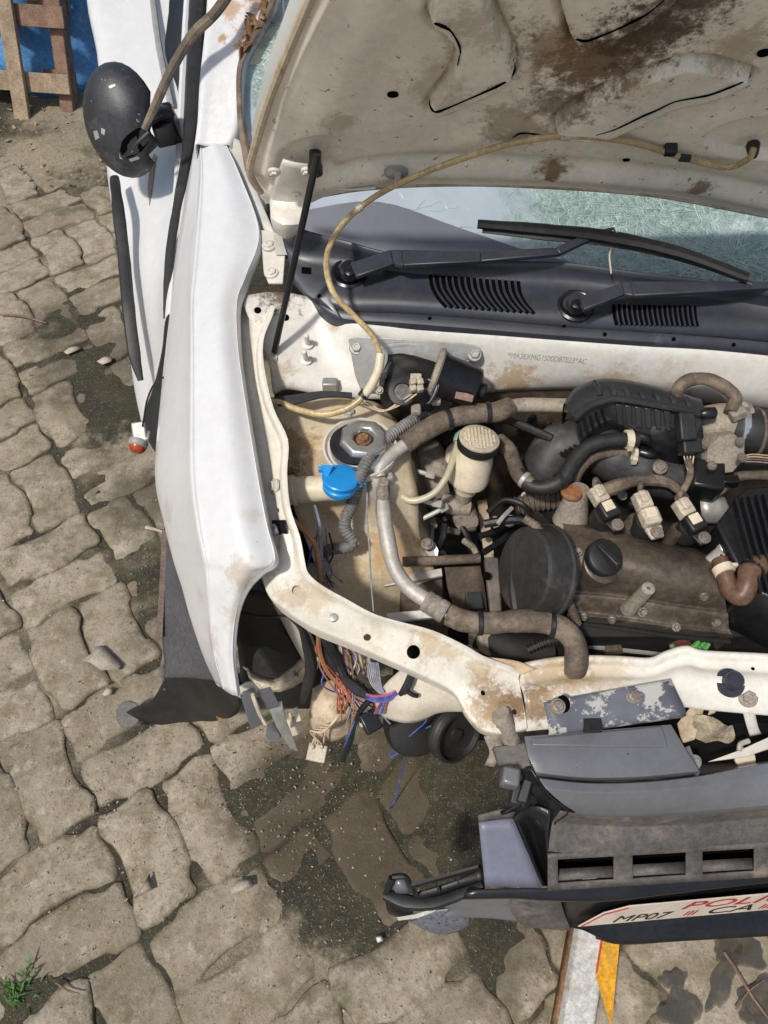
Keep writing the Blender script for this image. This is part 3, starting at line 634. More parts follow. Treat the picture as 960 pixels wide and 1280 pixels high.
def hrelief(x, s, wl, sr):
    d = np.zeros(x.shape)
    for P_, dep, w, g in ((RA, .013, .002, .012), (RB, .014, .002, .016), (RC, .014, .002, .016), (RD, -.014, .004, 0), (RE, -.008, .010, 0)):
        q = sdf(P_, x, s); d += dep * (1 - nstep(-w, w, q)); d -= g * np.exp(-((q - .005) / .0032) ** 2)
    d -= .010 * (1 - nstep(.012, .030, wl))                   # the hem sits lower than the field of the panel
    d += .007 * np.exp(-((wl - .075) / .03) ** 2) - .006 * np.exp(-((sr - .075) / .016) ** 2) + .006 * np.exp(-((sr - .035) / .018) ** 2)
    return d
def lerp_tab(tab, t):
    for (a, b), (c_, d_) in zip(tab, tab[1:]):
        if t <= c_: return b + (d_ - b) * (t - a) / (c_ - a)
    return tab[-1][1]
LE = [huv(HP(*p)) for p in ((330, 258), (312, 225), (318, 190), (335, 130), (360, 65), (387, 0), (402, -40), (470, -230))]   # left edge, rear to front
RE_ = [huv(HP(*p)) for p in ((330, 262), (400, 244), (450, 236), (520, 231), (600, 230), (680, 233), (760, 238), (840, 247), (960, 270))]   # rear edge
smax = .80
left_tab = [(s, x) for x, s in LE]; left_tab.sort(); left_tab = [(-1, left_tab[0][1])] + left_tab + [(2, left_tab[-1][1])]
rear_tab = sorted([(x, s) for x, s in RE_]); rear_tab = [(-2, rear_tab[0][1])] + rear_tab + [(rear_tab[-1][0] + .2, rear_tab[-1][1]), (2, rear_tab[0][1] - .01)]
NI, NJ = 270, 300; f = []
xl0 = lerp_tab(left_tab, .02); XX = np.zeros((NI, NJ)); SS = XX.copy(); WW = XX.copy(); SR = XX.copy()
s0s = []
for j in range(NJ):
    x_r = xl0 + (2 * XC - 2 * xl0) * j / (NJ - 1); s0s.append(lerp_tab(rear_tab, x_r))
for i in range(NI):
    ti = (i / (NI - 1)) ** 1.25
    for j in range(NJ):
        s = s0s[j] + (smax - s0s[j]) * ti; xl = lerp_tab(left_tab, s); x = xl + (2 * XC - 2 * xl) * j / (NJ - 1)
        XX[i, j] = x; SS[i, j] = s; SR[i, j] = s - s0s[j]; WW[i, j] = min(x - xl, 2 * XC - xl - x)
DD = hrelief(XX, SS, WW, SR)
v = [H0 + Vector((XX[i, j], 0, 0)) + HS * SS[i, j] + HN * (DD[i, j] + mnoise.noise(Vector((XX[i, j] * 5, SS[i, j] * 5, 2))) * .004) for i in range(NI) for j in range(NJ)]
for i in range(NI - 1):
    for j in range(NJ - 1): f.append((i * NJ + j, i * NJ + j + 1, (i + 1) * NJ + j + 1, (i + 1) * NJ + j))
RU = (.15, .072, .024)
hst = [(HP(745, 75), .085, RU, .9), (HP(800, 40), .075, (.07, .04, .02), .9), (HP(850, 5), .07, (.08, .045, .022), .9), (HP(690, 60), .05, (.24, .14, .055), .7), (HP(640, 155), .06, (.26, .16, .07), .6), (HP(690, 212), .032, (.16, .075, .02), .9), (HP(875, 235), .022, (.15, .08, .03), .8),
       (HP(700, 130), .045, (.13, .07, .03), .75), (HP(930, 60), .05, (.35, .25, .14), .6), (HP(545, 105), .05, (.34, .25, .15), .45), (HP(420, 150), .03, (.36, .28, .18), .5), (HP(600, 20), .05, (.34, .25, .15), .5)]
m_hood = M('hood_inner_paint', (.86, .79, .68), .55, grit=.07, var=.12, vscale=7, dirt=(.46, .35, .22), damt=.34, dscale=9, spots=(.11, .055, .02), sscale=95, sthr=.655, bump=.18, bscale=120, stains=hst)
mb = MB(); mb.add(v, f); hood = mb.build('hood', m_hood, car, 'raised hood seen from below, rust stained', sharp=70)
rows = [[v[i * NJ + j] - HN * .05 for j in list(range(0, NJ - 1, 13)) + [NJ - 1]] for i in list(range(0, NI - 1, 19)) + [NI - 1]]
MB().grid(rows, 1, 1).build('outer_skin', m_white, hood, solid=.002, soff=0)
# folded hem down the left side and along the rear lip
hem = [HP(*p, -.002) for p in ((326, 240), (316, 226), (312, 212), (318, 186), (335, 128), (361, 62), (388, -3), (430, -110))]
MB().tube(hem, .006, 8, flat=.9).build('hem', m_baydirty, hood)
MB().tube([HP(*p, .0) for p in ((400, 245), (450, 237), (520, 232), (600, 231), (680, 234), (760, 239), (840, 248), (960, 271))], .0028, 6).build('rear_lip', m_baydirty, hood)
for (a, b, r) in ((491, 117, .0055), (955, 65, .006), (783, 199, .004)):
    MB().lathe(on(hood, a, b, .0004)[0], on(hood, a, b)[1], [(r, -.001), (r, .002), (r * .8, .0021)], 14, sx=1.3).build('drain_hole', m_void, hood)
for (a, b) in ((343, 215), (384, 214), (371, 241)):
    mb = MB(); mb.bolt(HP(a, b, .022), HN, .0065, .006); mb.build('bolt', m_bay, hood)
MB().lathe(HP(495, 216, .004), HN, [(.016, -.004), (.016, .002), (.012, .006), (.008, .007)], 18, sx=1.15, sy=.8).box(HP(497, 221, .014), (.010, .006, .018)).build('rubber_stop', m_galv, hood)
MB().tube([HP(423, 236, .004), HP(440, 237, .006), HP(470, 235, .006)], .0025, 6).build('seam_bead', m_bay, hood)
for q in (((537, 124), (539, 134), (546, 139), (561, 134), (598, 118), (630, 103), (644, 88), (641, 74)), ((745, 169), (765, 163), (781, 156), (803, 145), (822, 137), (843, 127), (868, 122), (891, 117), (925, 104), (937, 96), (936, 90)), ((712, 40), (722, 49), (735, 50), (767, 38), (790, 27), (809, 17), (835, -4)), ((537, 19), (545, 29), (561, 36), (571, 50), (575, 64), (572, 82)), ((640, 172), (652, 166), (672, 168), (690, 170))):
    MB().tube([on(hood, a_, b_, .0004)[0] for a_, b_ in q], [.0006, .0022, .0030, .0016, .0028, .0018, .0007], 7, 3, flat=.5).build('pressing_gap', m_void, hood)
# hinge plate from hood to body
rows = [[HP(354, 198, .010), HP(372, 203, .016), HP(398, 205, .012)], [HP(345, 222, .016), HP(366, 225, .02), HP(392, 226, .018)], [HP(338, 248, .02), HP(360, 252, .026), HP(388, 250, .024)], [Z(340, 272, 1.055), Z(356, 280, 1.055), Z(380, 278, 1.052)], [Z(345, 288, 1.02), Z(358, 296, 1.015), Z(372, 290, 1.015)]]
hinge = MB().grid(rows, 4, 4).build('hinge', m_bay, hood, solid=.0035)
MB().prism([Z(326, 290, .955), Z(349, 294, .955), Z(357, 318, .95), Z(354, 356, .935), Z(336, 356, .935), Z(330, 342, .938)], (0, 0, .005)).build('hinge_foot', m_bay, car, bevel=.0015)
MB().bar(Z(349, 292, .99), Z(352, 318, .955), .004, .02).build('hinge_leaf', m_bay, car)
for (a, b, z_) in ((336, 307, .953), (339, 341, .941)):
    mb = MB(); mb.bolt(Z(a, b, z_ + .004), (0, -.1, 1), .0085, .006); mb.build('bolt', m_bay, car)
# gas strut
st = MB().tube([HP(397, 193, .030), Z(343, 440, .885)], .0052, 12, 2); strut = st.build('hood_strut', m_black, car, 'thin black gas strut holding the hood up')
mb = MB().lathe(HP(394, 190, .006), HN, [(.009, 0), (.009, .016), (.011, .02), (.011, .032), (.006, .035)], 14); mb.build('ball_joint', m_black, strut)
MB().box(Z(342, 449, .872), (.014, .013, .016)).build('strut_foot', m_cream, strut, bevel=.002)

# cowl: black plastic tray under the windscreen
CT = ((352, 268, 1.03), (372, 284, 1.02), (430, 300, 1.005), (500, 318, 1.0), (600, 325, .998), (700, 327, .998), (800, 340, 1.0), (900, 352, 1.004), (1010, 372, 1.01), (1090, 395, 1.01))
C2 = ((355, 300, .985), (378, 318, .975), (430, 328, .968), (500, 340, .965), (600, 348, .965), (700, 352, .966), (800, 362, .968), (900, 374, .97), (1010, 392, .975), (1090, 412, .975))
C3 = ((362, 330, .965), (385, 350, .955), (430, 368, .95), (500, 374, .95), (600, 380, .95), (700, 388, .95), (800, 396, .952), (900, 404, .953), (1010, 418, .955), (1090, 436, .955))
C4 = ((368, 352, .95), (392, 372, .942), (430, 384, .938), (500, 388, .937), (600, 395, .937), (700, 404, .937), (800, 411, .938), (900, 418, .94), (1010, 430, .94), (1090, 448, .94))
C5 = ((368, 353, .943), (392, 374, .936), (430, 387, .932), (500, 391, .931), (600, 398, .931), (700, 407, .931), (800, 414, .932), (900, 421, .934), (1010, 433, .934), (1090, 451, .934))
C6 = ((386, 366, .93), (410, 391, .926), (440, 399, .924), (500, 403, .924), (600, 411, .923), (700, 419, .923), (800, 426, .924), (900, 432, .925), (1010, 444, .925), (1090, 462, .925))
rows = [[Z(*p) for p in r] for r in (CT, C2, C3, C4, C5, C6)]; rows.append([p + Vector((0, .002, -.02)) for p in rows[-1]])
cowl = MB().grid(rows, 3, 6, linu=False).build('cowl_panel', m_cowl, car, 'dark plastic cowl tray below the windscreen', solid=.003, sharp=40)
def cw(px, py, up=0):                                 # point on the tray
    t = (py - 327 - (px - 600) * .03) / 60.0; return Z(px, py, .9925 - .033 * t + up)
def cowl_z(px, py):
    for A_, B_ in zip((CT, C2, C3, C4, C5), (C2, C3, C4, C5, C6)):
        for q in range(len(A_) - 1):
            if A_[q][0] <= px <= A_[q + 1][0]:
                t = (px - A_[q][0]) / (A_[q + 1][0] - A_[q][0]); ya = A_[q][1] * (1 - t) + A_[q + 1][1] * t; za = A_[q][2] * (1 - t) + A_[q + 1][2] * t
                yb = B_[q][1] * (1 - t) + B_[q + 1][1] * t; zb = B_[q][2] * (1 - t) + B_[q + 1][2] * t
                if ya <= py <= yb + .01: w = (py - ya) / max(.01, yb - ya); return za * (1 - w) + zb * w
    return .95
def CW(px, py, up=0): return Z(px, py, cowl_z(px, py) + up)
# two louvred vents: a black well with a row of slats each
for (x0, x1, yt0, yt1, hgt, n, slant) in ((538, 648, 344, 352, 40, 14, 20), (767, 868, 381, 383, 25, 16, 4)):
    for i in range(n + 1):
        t = i / n; xx = x0 + (x1 - x0) * t; yt = yt0 + (yt1 - yt0) * t; dx = (x1 - x0) / n * .5
        for off, r_, up_, m_, nm_ in ((0, .0030, .0003, m_void, 'vent_slot'), (dx, .0017, .0022, m_cowl, 'louver')):
            if nm_ == 'louver' and i == n: continue
            P_ = [on(cowl, xx + off + slant * q_ ** 2.2, yt + hgt * q_, up_)[0] for q_ in (0, .3, .55, .8, 1)]
            MB().tube(P_, r_, 6, 2, flat=.5 if nm_ == 'vent_slot' else 1.5).build(nm_, m_, cowl)
MB().prism([on(cowl, a_, b_, .0006)[0] for a_, b_ in ((377, 334), (389, 335), (389, 343), (377, 342))], (0, 0, .0005)).build('clip_slot', m_void, cowl)
for (a, b) in ((399, 370), (537, 398), (705, 408), (756, 418), (842, 424), (917, 431)):
    MB().lathe(*on(cowl, a, b), [(.0035, -.001), (.0035, .0006)], 10).build('pin_hole', m_void, cowl)
# wipers
def wiper(px, py, arm, blade, nm_label):
    w = MB().lathe(CW(px, py, 0), (0, -.25, 1), [(.030, -.002), (.031, .003), (.027, .005), (.022, .0015)], 22).build('wiper', m_black, car, nm_label)
    MB().lathe(CW(px, py, .003), (0, -.25, 1), [(.0165, 0), (.0165, .014), (.014, .017)], 20).build('pivot', m_cowl, w)
    mb = MB(); mb.lathe(CW(px, py, .019), (0, -.25, 1), [(.0095, 0), (.0095, .007), (.006, .009)], 6); mb.build('pivot_nut', m_black, w)
    o_ = []
    for (t, b) in zip(arm[0], arm[1]): o_.append((Z(*t), Z(*b)))
    mb = MB()
    for (a, b), (c_, d_) in zip(o_, o_[1:]):
        up = Vector((0, -.004, .010)); mb.add([a, b, d_, c_, a + up, b + up, d_ + up, c_ + up], [(0, 1, 2, 3), (7, 6, 5, 4), (0, 4, 5, 1), (1, 5, 6, 2), (2, 6, 7, 3), (3, 7, 4, 0)])
    mb.build('wiper_arm', m_cowl, w, bevel=.002)
    if blade:
        mb = MB().tube([Z(*p) for p in blade], [.008, .0105, .0115, .0105, .008], 8, flat=.8); mb.build('wiper_blade', m_blackmatt, w)
        mb = MB().tube([Z(a + 6, b + 8, z_ - .012) for a, b, z_ in blade], [.006, .011, .009, .008, .004], 6, flat=.55); mb.build('rubber_edge', m_rubber, w)
    return w
w1 = wiper(437, 342, ([(438, 333, .985), (488, 316, .995), (502, 316, 1.0), (600, 318, 1.012), (692, 314, 1.022), (735, 294, 1.034), (765, 288, 1.038)], [(446, 350, .98), (492, 334, .99), (504, 336, .995), (600, 331, 1.008), (698, 322, 1.018), (744, 300, 1.03), (768, 294, 1.034)]),
           [(597, 280, 1.045), (680, 287, 1.043), (760, 296, 1.04), (850, 316, 1.036), (935, 347, 1.03)], 'wiper with its blade lying on the shattered windscreen')
MB().tube([Z(766, 288, 1.048), Z(768, 300, 1.03), Z(762, 318, 1.01), Z(764, 342, 1.0)], .0013, 5).tube([Z(771, 290, 1.05), Z(774, 300, 1.03), Z(771, 289, 1.052)], .0012, 5).build('knotted_string', m_cream, w1, 'pale string knotted round the wiper')
w2 = wiper(720, 383, ([(722, 374, .985), (775, 358, 1.0), (785, 356, 1.002), (960, 356, 1.01), (1080, 366, 1.015)], [(728, 391, .982), (778, 372, .995), (790, 374, .997), (960, 364, 1.006), (1080, 372, 1.01)]), None, 'wiper arm that runs out of the picture to the right')
# end bracket of the cowl by the hinge
MB().grid([[Z(366, 290, .975), Z(385, 296, .975)], [Z(372, 325, .958), Z(396, 335, .956)], [Z(386, 352, .95), Z(412, 372, .945)], [Z(394, 368, .944), Z(424, 396, .936)]], 3, 3).build('cowl_end', m_galv, car, solid=.003)

# firewall, apron shelf and the stamped number
F1 = ((300, 372, .925), (345, 366, .925), (395, 375, .92), (440, 402, .918), (520, 404, .918), (640, 414, .917), (760, 424, .917), (960, 440, .918), (1200, 470, .918))
F2 = ((312, 400, .912), (350, 392, .912), (400, 395, .905), (445, 416, .905), (520, 418, .905), (640, 428, .905), (760, 438, .905), (960, 453, .905), (1200, 480, .905))
F3 = ((335, 450, .872), (352, 440, .878), (400, 445, .865), (450, 450, .865), (520, 455, .86), (640, 462, .855), (760, 470, .855), (960, 490, .855), (1200, 515, .855))
F4 = ((340, 486, .842), (360, 480, .846), (410, 488, .835), (460, 492, .83), (520, 492, .82), (640, 482, .822), (760, 482, .825), (960, 505, .825), (1200, 530, .825))
rows = [[Z(*p) for p in r] for r in (F1, F2, F3, F4)]
rows.append([p + Vector((0, .010, -.02)) for p in rows[-1]]); lowfw = [[p + Vector((0, .012 + .03 * q, -.018 - q)) for p in rows[3]] for q in (0, .03, .15, .5)]
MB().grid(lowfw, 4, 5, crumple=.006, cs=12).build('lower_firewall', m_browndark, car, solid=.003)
firewall = MB().grid(rows, 4, 5).build('firewall', M('firewall_paint', (.64, .615, .565), .45, grit=.07, var=.09, vscale=6, dirt=(.40, .29, .17), damt=.36, dscale=11, spots=(.20, .12, .06), sscale=190, sthr=.735, bump=.08, bscale=160, coat=.15,
    stains=[(Z(350, 372, .915), .045, (.12, .08, .045), .95), (Z(312, 388, .9), .02, (.45, .32, .15), .8), (Z(640, 474, .83), .05, (.36, .23, .10), .75), (Z(420, 405, .9), .02, (.40, .27, .14), .6), (Z(345, 470, .85), .04, (.40, .28, .16), .7), (Z(760, 478, .83), .06, (.38, .26, .13), .6)]), car, 'cream painted firewall and apron shelf', solid=.003, sharp=60)
def fw(px, py, up=0): return on(firewall, px, py, up)[0]
tA, tB, tC = on(firewall, 634, 447)[0], on(firewall, 733, 455)[0], on(firewall, 635, 437)[0]
text_mesh('*MA3EXMG1S00D87823*AC', tA, tB - tA, (tC - tA).normalized(), .015, M('stamped_paint', (.36, .34, .30), .5, var=.1), 'stamped_number', firewall, .0004, .15, surf=firewall)
for (a, b) in ((322, 388), (357, 397)):
    MB().lathe(on(firewall, a, b)[0], on(firewall, a, b)[1], [(.006, -.001), (.006, .0008)], 14).build('panel_hole', m_void, firewall)
mb = MB(); mb.bolt(*on(firewall, 322, 404), .008, .006); mb.build('bolt', m_bay, firewall)
mb = MB().lathe(fw(385, 430, 0), (0, -.45, 1), [(.010, 0), (.010, .003), (.0045, .004), (.0045, .032), (.003, .034)], 12).lathe(fw(383, 450, 0), (0, -.45, 1), [(.010, 0), (.010, .003), (.0045, .004), (.0045, .034), (.003, .036)], 12); mb.build('weld_studs', m_bay, firewall)
MB().box(fw(413, 482, .008), (.026, .018, .02)).build('harness_clip', m_galv, firewall, bevel=.003)
# ------------------------------------------------------------------ engine bay
# apron and strut tower
T = [((338, 498, .812), (400, 498, .815), (468, 505, .812), (508, 540, .785)), ((346, 540, .80), (400, 545, .808), (470, 560, .81), (516, 590, .775)), ((356, 590, .775), (410, 600, .79), (470, 610, .785), (522, 640, .73)),
     ((372, 640, .70), (415, 648, .705), (470, 655, .70), (528, 675, .655)), ((388, 690, .66), (425, 694, .66), (480, 695, .655), (538, 700, .635)), ((398, 725, .63), (440, 728, .625), (500, 728, .615), (545, 726, .60))]
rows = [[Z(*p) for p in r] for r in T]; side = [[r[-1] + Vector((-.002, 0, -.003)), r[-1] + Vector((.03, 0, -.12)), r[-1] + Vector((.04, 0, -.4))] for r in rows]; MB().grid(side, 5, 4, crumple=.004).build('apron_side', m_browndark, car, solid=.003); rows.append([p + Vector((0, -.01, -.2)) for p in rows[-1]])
tower = MB().grid(rows, 5, 5, crumple=.004, cs=16).build('strut_tower', M('tower_paint', (.60, .50, .35), .6, grit=.10, var=.14, vscale=11, dirt=(.42, .27, .12), damt=.50, dscale=13, spots=(.10, .06, .03), sscale=140, sthr=.70, bump=.3, bscale=130,
    stains=[(Z(360, 560, .80), .055, (.20, .125, .06), .85), (Z(355, 600, .78), .03, (.11, .07, .04), .85), (Z(400, 585, .80), .035, (.26, .17, .085), .6), (Z(540, 670, .66), .03, (.12, .07, .04), .8), (Z(490, 690, .655), .06, (.46, .29, .12), .75), (Z(440, 715, .64), .04, (.44, .30, .15), .6), (Z(400, 700, .62), .04, (.12, .08, .05), .8)]), car, 'stained cream strut tower', solid=.003, sharp=60)
sc_ = Z(450, 560, .822); sax = Vector((.06, -.04, 1)).normalized()
MB().lathe(sc_, sax, [(.060, -.012), (.061, .001), (.0605, .004), (.057, .004), (.054, -.004), (.035, -.008)], 40).build('tower_ring', m_bay, tower)
MB().lathe(sc_ + Vector((.003, .003, 0)), sax, [(.053, -.008), (.050, .004), (.046, .010), (.040, .012)], 36).build('strut_mount', m_steel, tower)
MB().lathe(sc_ + Vector((-.006, -.004, .011)), sax, [(.040, 0), (.0405, .005), (.034, .006)], 30, sy=1.05).build('mount_rubber', m_tape, tower)
MB().lathe(sc_ + Vector((.006, .004, .012)), sax, [(.041, 0), (.0395, .008), (.035, .013), (.026, .0145), (.019, .012), (.016, .004), (.015, .003)], 8, a0=.3).build('mount_cap', m_steel, tower, bevel=.002)
mb = MB(); mb.bolt(sc_ + Vector((.006, .004, .016)), sax, .0085, .009); mb.build('strut_nut', m_rust, tower)
mb = MB(); mb.bolt(Z(438, 517, .818), sax, .0075, .008); mb.build('mount_nut', m_galv, tower)
mb = MB()
for i in range(24):
    a, b = random.uniform(345, 375), random.uniform(535, 605); p = Z(a, b, .803 - (b - 540) * .0003)
    mb.box(p, (random.uniform(.003, .011), random.uniform(.003, .009), random.uniform(.002, .006)), Vector((random.uniform(-1, 1), random.uniform(-1, 1), .2)), Vector((0, 1, random.uniform(-.4, .4))))
tag(mb.build('mud_crumbs', m_baydirty, tower), kind='stuff')

# wing rail, running forward from the firewall and bending inwards to the radiator panel
RL = [((300, 380), (345, 392), 0.915), ((308, 410), (341, 405), 0.912), ((312, 432), (331, 432), 0.905), ((318, 480), (331, 466), 0.89), ((326, 520), (343, 517), 0.876), ((332, 560), (361, 557), 0.862), ((338, 600), (360, 598), 0.85), ((343, 640), (364, 640), 0.838), ((346, 676), (376, 676), 0.822), ((335, 704), (382, 706), 0.805), ((331, 726), (387, 722), 0.792), ((341, 746), (404, 737), 0.779), ((367, 766), (432, 753), 0.764), ((393, 782), (464, 770), 0.749), ((432, 798), (498, 781), 0.732), ((486, 822), (540, 793), 0.714), ((530, 842), (579, 811), 0.697), ((568, 862), (601, 824), 0.684), ((583, 888), (622, 832), 0.674), ((603, 909), (638, 838), 0.667), ((628, 914), (643, 841), 0.663), ((658, 908), (646, 843), 0.661)]
rows = []
for ri, (a, b, z) in enumerate(RL):
    ext = .024 if ri < 9 else .012 if ri == 9 else 0.0
    A = Z(*a, z - .012); B = Z(*b, z); D = (B - A); D.z = 0; w = D.normalized(); up = Vector((0, 0, 1))
    rows.append([A + w * (.006 - ext) - up * .035, A - w * ext - up * .006, A + w * .004, A + D * .30 + up * .009, A + D * .70 + up * .010, B - w * .010 + up * .004, B - w * .006 + up * .012, B + up * .012])
rail = MB().grid(rows, 4, 4).build('wing_rail', M('rail_paint', (.70, .655, .56), .42, grit=.07, var=.06, vscale=8, dirt=(.45, .32, .17), damt=.26, dscale=12, spots=(.22, .13, .06), sscale=170, sthr=.735, bump=.1, bscale=150, coat=.2,
    stains=[(Z(540, 797, .70), .05, (.45, .31, .14), .6), (Z(400, 742, .77), .04, (.45, .32, .16), .5), (Z(365, 745, .77), .03, (.36, .24, .12), .5), (Z(615, 880, .67), .045, (.30, .18, .07), .85), (Z(600, 840, .675), .03, (.42, .29, .13), .6), (Z(648, 880, .665), .03, (.20, .11, .04), .9), (Z(438, 762, .735), .018, (.26, .18, .07), .8), (Z(360, 685, .785), .022, (.15, .10, .06), .75), (Z(470, 790, .715), .03, (.50, .36, .18), .5), (Z(355, 710, .77), .03, (.42, .30, .17), .5)]), car, 'cream wing rail curving from the fender to the radiator panel', solid=.003, sharp=50)
up_ax = (0, -.25, 1)
cut(rail, [cyl_cut(on(rail, 517, 815)[0], on(rail, 517, 815)[1], .0105), cyl_cut(on(rail, 459, 797)[0], on(rail, 459, 797)[1], .0058), cyl_cut(on(rail, 417, 773)[0], on(rail, 417, 773)[1], .0055), cyl_cut(on(rail, 371, 738)[0], on(rail, 371, 738)[1], .0075), cyl_cut(on(rail, 604, 866)[0], on(rail, 604, 866)[1], .004), cyl_cut(on(rail, 643, 890)[0], on(rail, 643, 890)[1], .004), cyl_cut(on(rail, 346, 639)[0], on(rail, 346, 639)[1], .0052)])
MB().lathe(on(rail, 371, 738, -.006)[0], up_ax, [(.009, 0), (.009, .002)], 14).build('hole_plug', m_baydirty, rail)
MB().lathe(on(rail, 417, 773, -.003)[0], up_ax, [(.007, 0), (.0065, .006), (.003, .007)], 12).build('hole_plug', m_galv, rail)
mb = MB(); mb.bolt(*on(rail, 343, 608), .0085, .007); mb.build('bolt', m_bay, rail)
MB().prism([on(rail, a, b, .001)[0] for a, b in ((340, 652), (358, 651), (360, 668), (343, 669))], (0, 0, .004)).build('black_bracket', m_black, rail, bevel=.001)
mb = MB(); mb.bolt(on(rail, 349, 661, .005)[0], up_ax, .006, .006, cross=True); mb.build('screw', m_steel, rail)
MB().grid([[Z(597, 820, .682), Z(600, 826, .675)], [Z(622, 822, .684), Z(624, 833, .676)], [Z(647, 826, .684), Z(643, 843, .672)], [Z(669, 836, .680), Z(650, 844, .672)]], 5, 4, crumple=.003).build('torn_flange', M('rusty_flange', (.56, .42, .26), .6, grit=.07, var=.2, dirt=(.33, .18, .075), damt=.6, dscale=20, bump=.3), rail, solid=.002, soff=0)
# mud-caked threaded stub at the rail's end
mb = MB(); sa_ = Z(625, 890, .672); sb_ = Z(634, 912, .64); ax_ = (sa_ - sb_)
mb.lathe(sb_ - ax_ * .6, ax_, [(.014, 0), (.0145, .02)] + [(.0145 + .001 * (i % 2), .022 + i * .004) for i in range(9)] + [(.0135, .06)], 18); mb.build('threaded_stub', m_dustgrey, car)
# radiator panel
CM = [((658, 908), (647, 843), .662), ((690, 905), (688, 835), .667), ((730, 903), (730, 832), .672), ((775, 898), (775, 833), .676), ((813, 890), (812, 835), .679), ((832, 884), (832, 827), .684), ((856, 878), (857, 820), .69), ((880, 881), (881, 826), .688), ((960, 888), (960, 830), .688), ((1060, 896), (1060, 838), .688), ((1250, 905), (1250, 850), .68)]
rows = []
for (a, b, z) in CM:
    A = Z(*a, z - .02); B = Z(*b, z); D = B - A; up = Vector((0, 0, 1))
    rows.append([A + Vector((0, .02, -.05)), A - up * .012, A, A + D * .35 + up * .016, A + D * .6 + up * .014, A + D * .78 + up * .002, B + up * .0, B + Vector((0, .006, .010)), B + Vector((0, .012, .004)), B + Vector((0, .014, -.03))])
cross = MB().grid(rows, 5, 4).build('radiator_panel', M('radiator_panel_paint', (.71, .68, .61), .42, grit=.07, var=.06, vscale=8, dirt=(.45, .33, .18), damt=.2, dscale=12, spots=(.22, .14, .07), sscale=170, sthr=.75, bump=.1, bscale=150, coat=.2,
    stains=[(Z(670, 880, .668), .035, (.20, .11, .04), .9), (Z(690, 842, .672), .05, (.40, .27, .12), .7), (Z(760, 838, .676), .05, (.46, .34, .17), .5), (Z(720, 850, .672), .04, (.38, .25, .1), .6)]), car, 'cream radiator panel across the front', solid=.003, sharp=50)
MB().lathe(Z(913, 853, .695), (0, -.15, 1), [(.022, -.004), (.021, .001), (.0135, .001), (.0135, .018), (.0115, .021), (.004, .0215)], 24).build('rubber_buffer', m_cowl, cross)
for (a, b) in ((941, 836), (965, 870)): MB().lathe(Z(a, b, .695), (0, -.3, 1), [(.0025, 0), (.0025, .0015)], 8).build('pin_hole', m_void, cross)
# worn grey cover plate bolted to it
gp = [Z(679, 878, .700), Z(838, 849, .712), Z(857, 890, .690), Z(686, 914, .678)]
k = NT('worn_grey_plate'); w_ = k.ramp(k.noise(24, 6, .7, off=3), .52, .56); c_ = k.mix(k.ramp(k.noise(9, 4, .6), .3, .7), (.085, .09, .11), (.15, .155, .18)); c_ = k.mix(w_, c_, (.40, .39, .36)); c_ = k.mix(k.ramp(k.noise(60, 5, .7, off=6), .62, .70), c_, (.02, .02, .02))
k.l(c_, k.b.inputs['Base Color']); k.l(k.ramp(w_, 0, 1, .35, .8), k.b.inputs['Roughness']); k.l(k.bump(w_, .4, .0008), k.b.inputs['Normal']); MATS['plate'] = k.m
rows = [[gp[0], gp[0].lerp(gp[1], .33), gp[0].lerp(gp[1], .66), gp[1]], [gp[0].lerp(gp[3], .5) + Vector((0, 0, .003)), gp[0].lerp(gp[3], .5).lerp(gp[1].lerp(gp[2], .5), .33), gp[0].lerp(gp[3], .5).lerp(gp[1].lerp(gp[2], .5), .66) + Vector((0, 0, .003)), gp[1].lerp(gp[2], .5)], [gp[3], gp[3].lerp(gp[2], .33), gp[3].lerp(gp[2], .66), gp[2]]]
rows.append([p + Vector((0, -.001, -.014)) for p in rows[-1]])
plate = MB().grid(rows, 4, 4).build('cover_plate', k.m, car, 'grey cover plate with flaking paint', solid=.0025, sharp=50)
for (a, b, z) in ((697, 883, .700), (792, 870, .704)):
    mb = MB(); mb.bolt(Z(a, b, z), (0, -.2, 1), .0085, .007); mb.build('bolt', m_boltm, plate)
MB().box(Z(740, 905, .684), (.026, .022, .012)).build('clip_notch', m_tape, plate)
MB().lathe(Z(704, 880, .702), (0, -.2, 1), [(.010, 0), (.010, .001)], 12, sx=1.3).build('bolt_slot', m_void, plate)

# dark inside of the bay: block, gearbox and an added shade sheet
MB().grid([[Vector((x, y, .20 + .02 * math.sin(x * 9))) for x in (.02, .3, .7, 1.15)] for y in (.50, .7, .98)], 3, 3).build('bay_shade_sheet', m_dark, car, solid=.004)  # added dark sheet standing in for the shade below the engine
engine = MB().grid([[Vector((x, y, z)) for x in (.27, .4, .52, .66)] for y, z in ((.52, .30), (.52, .48), (.53, .60), (.545, .655), (.72, .66), (.76, .50), (.76, .3))], 3, 3).build('engine', m_dark, car, 'three-cylinder engine with a grimy cam cover', solid=.01)
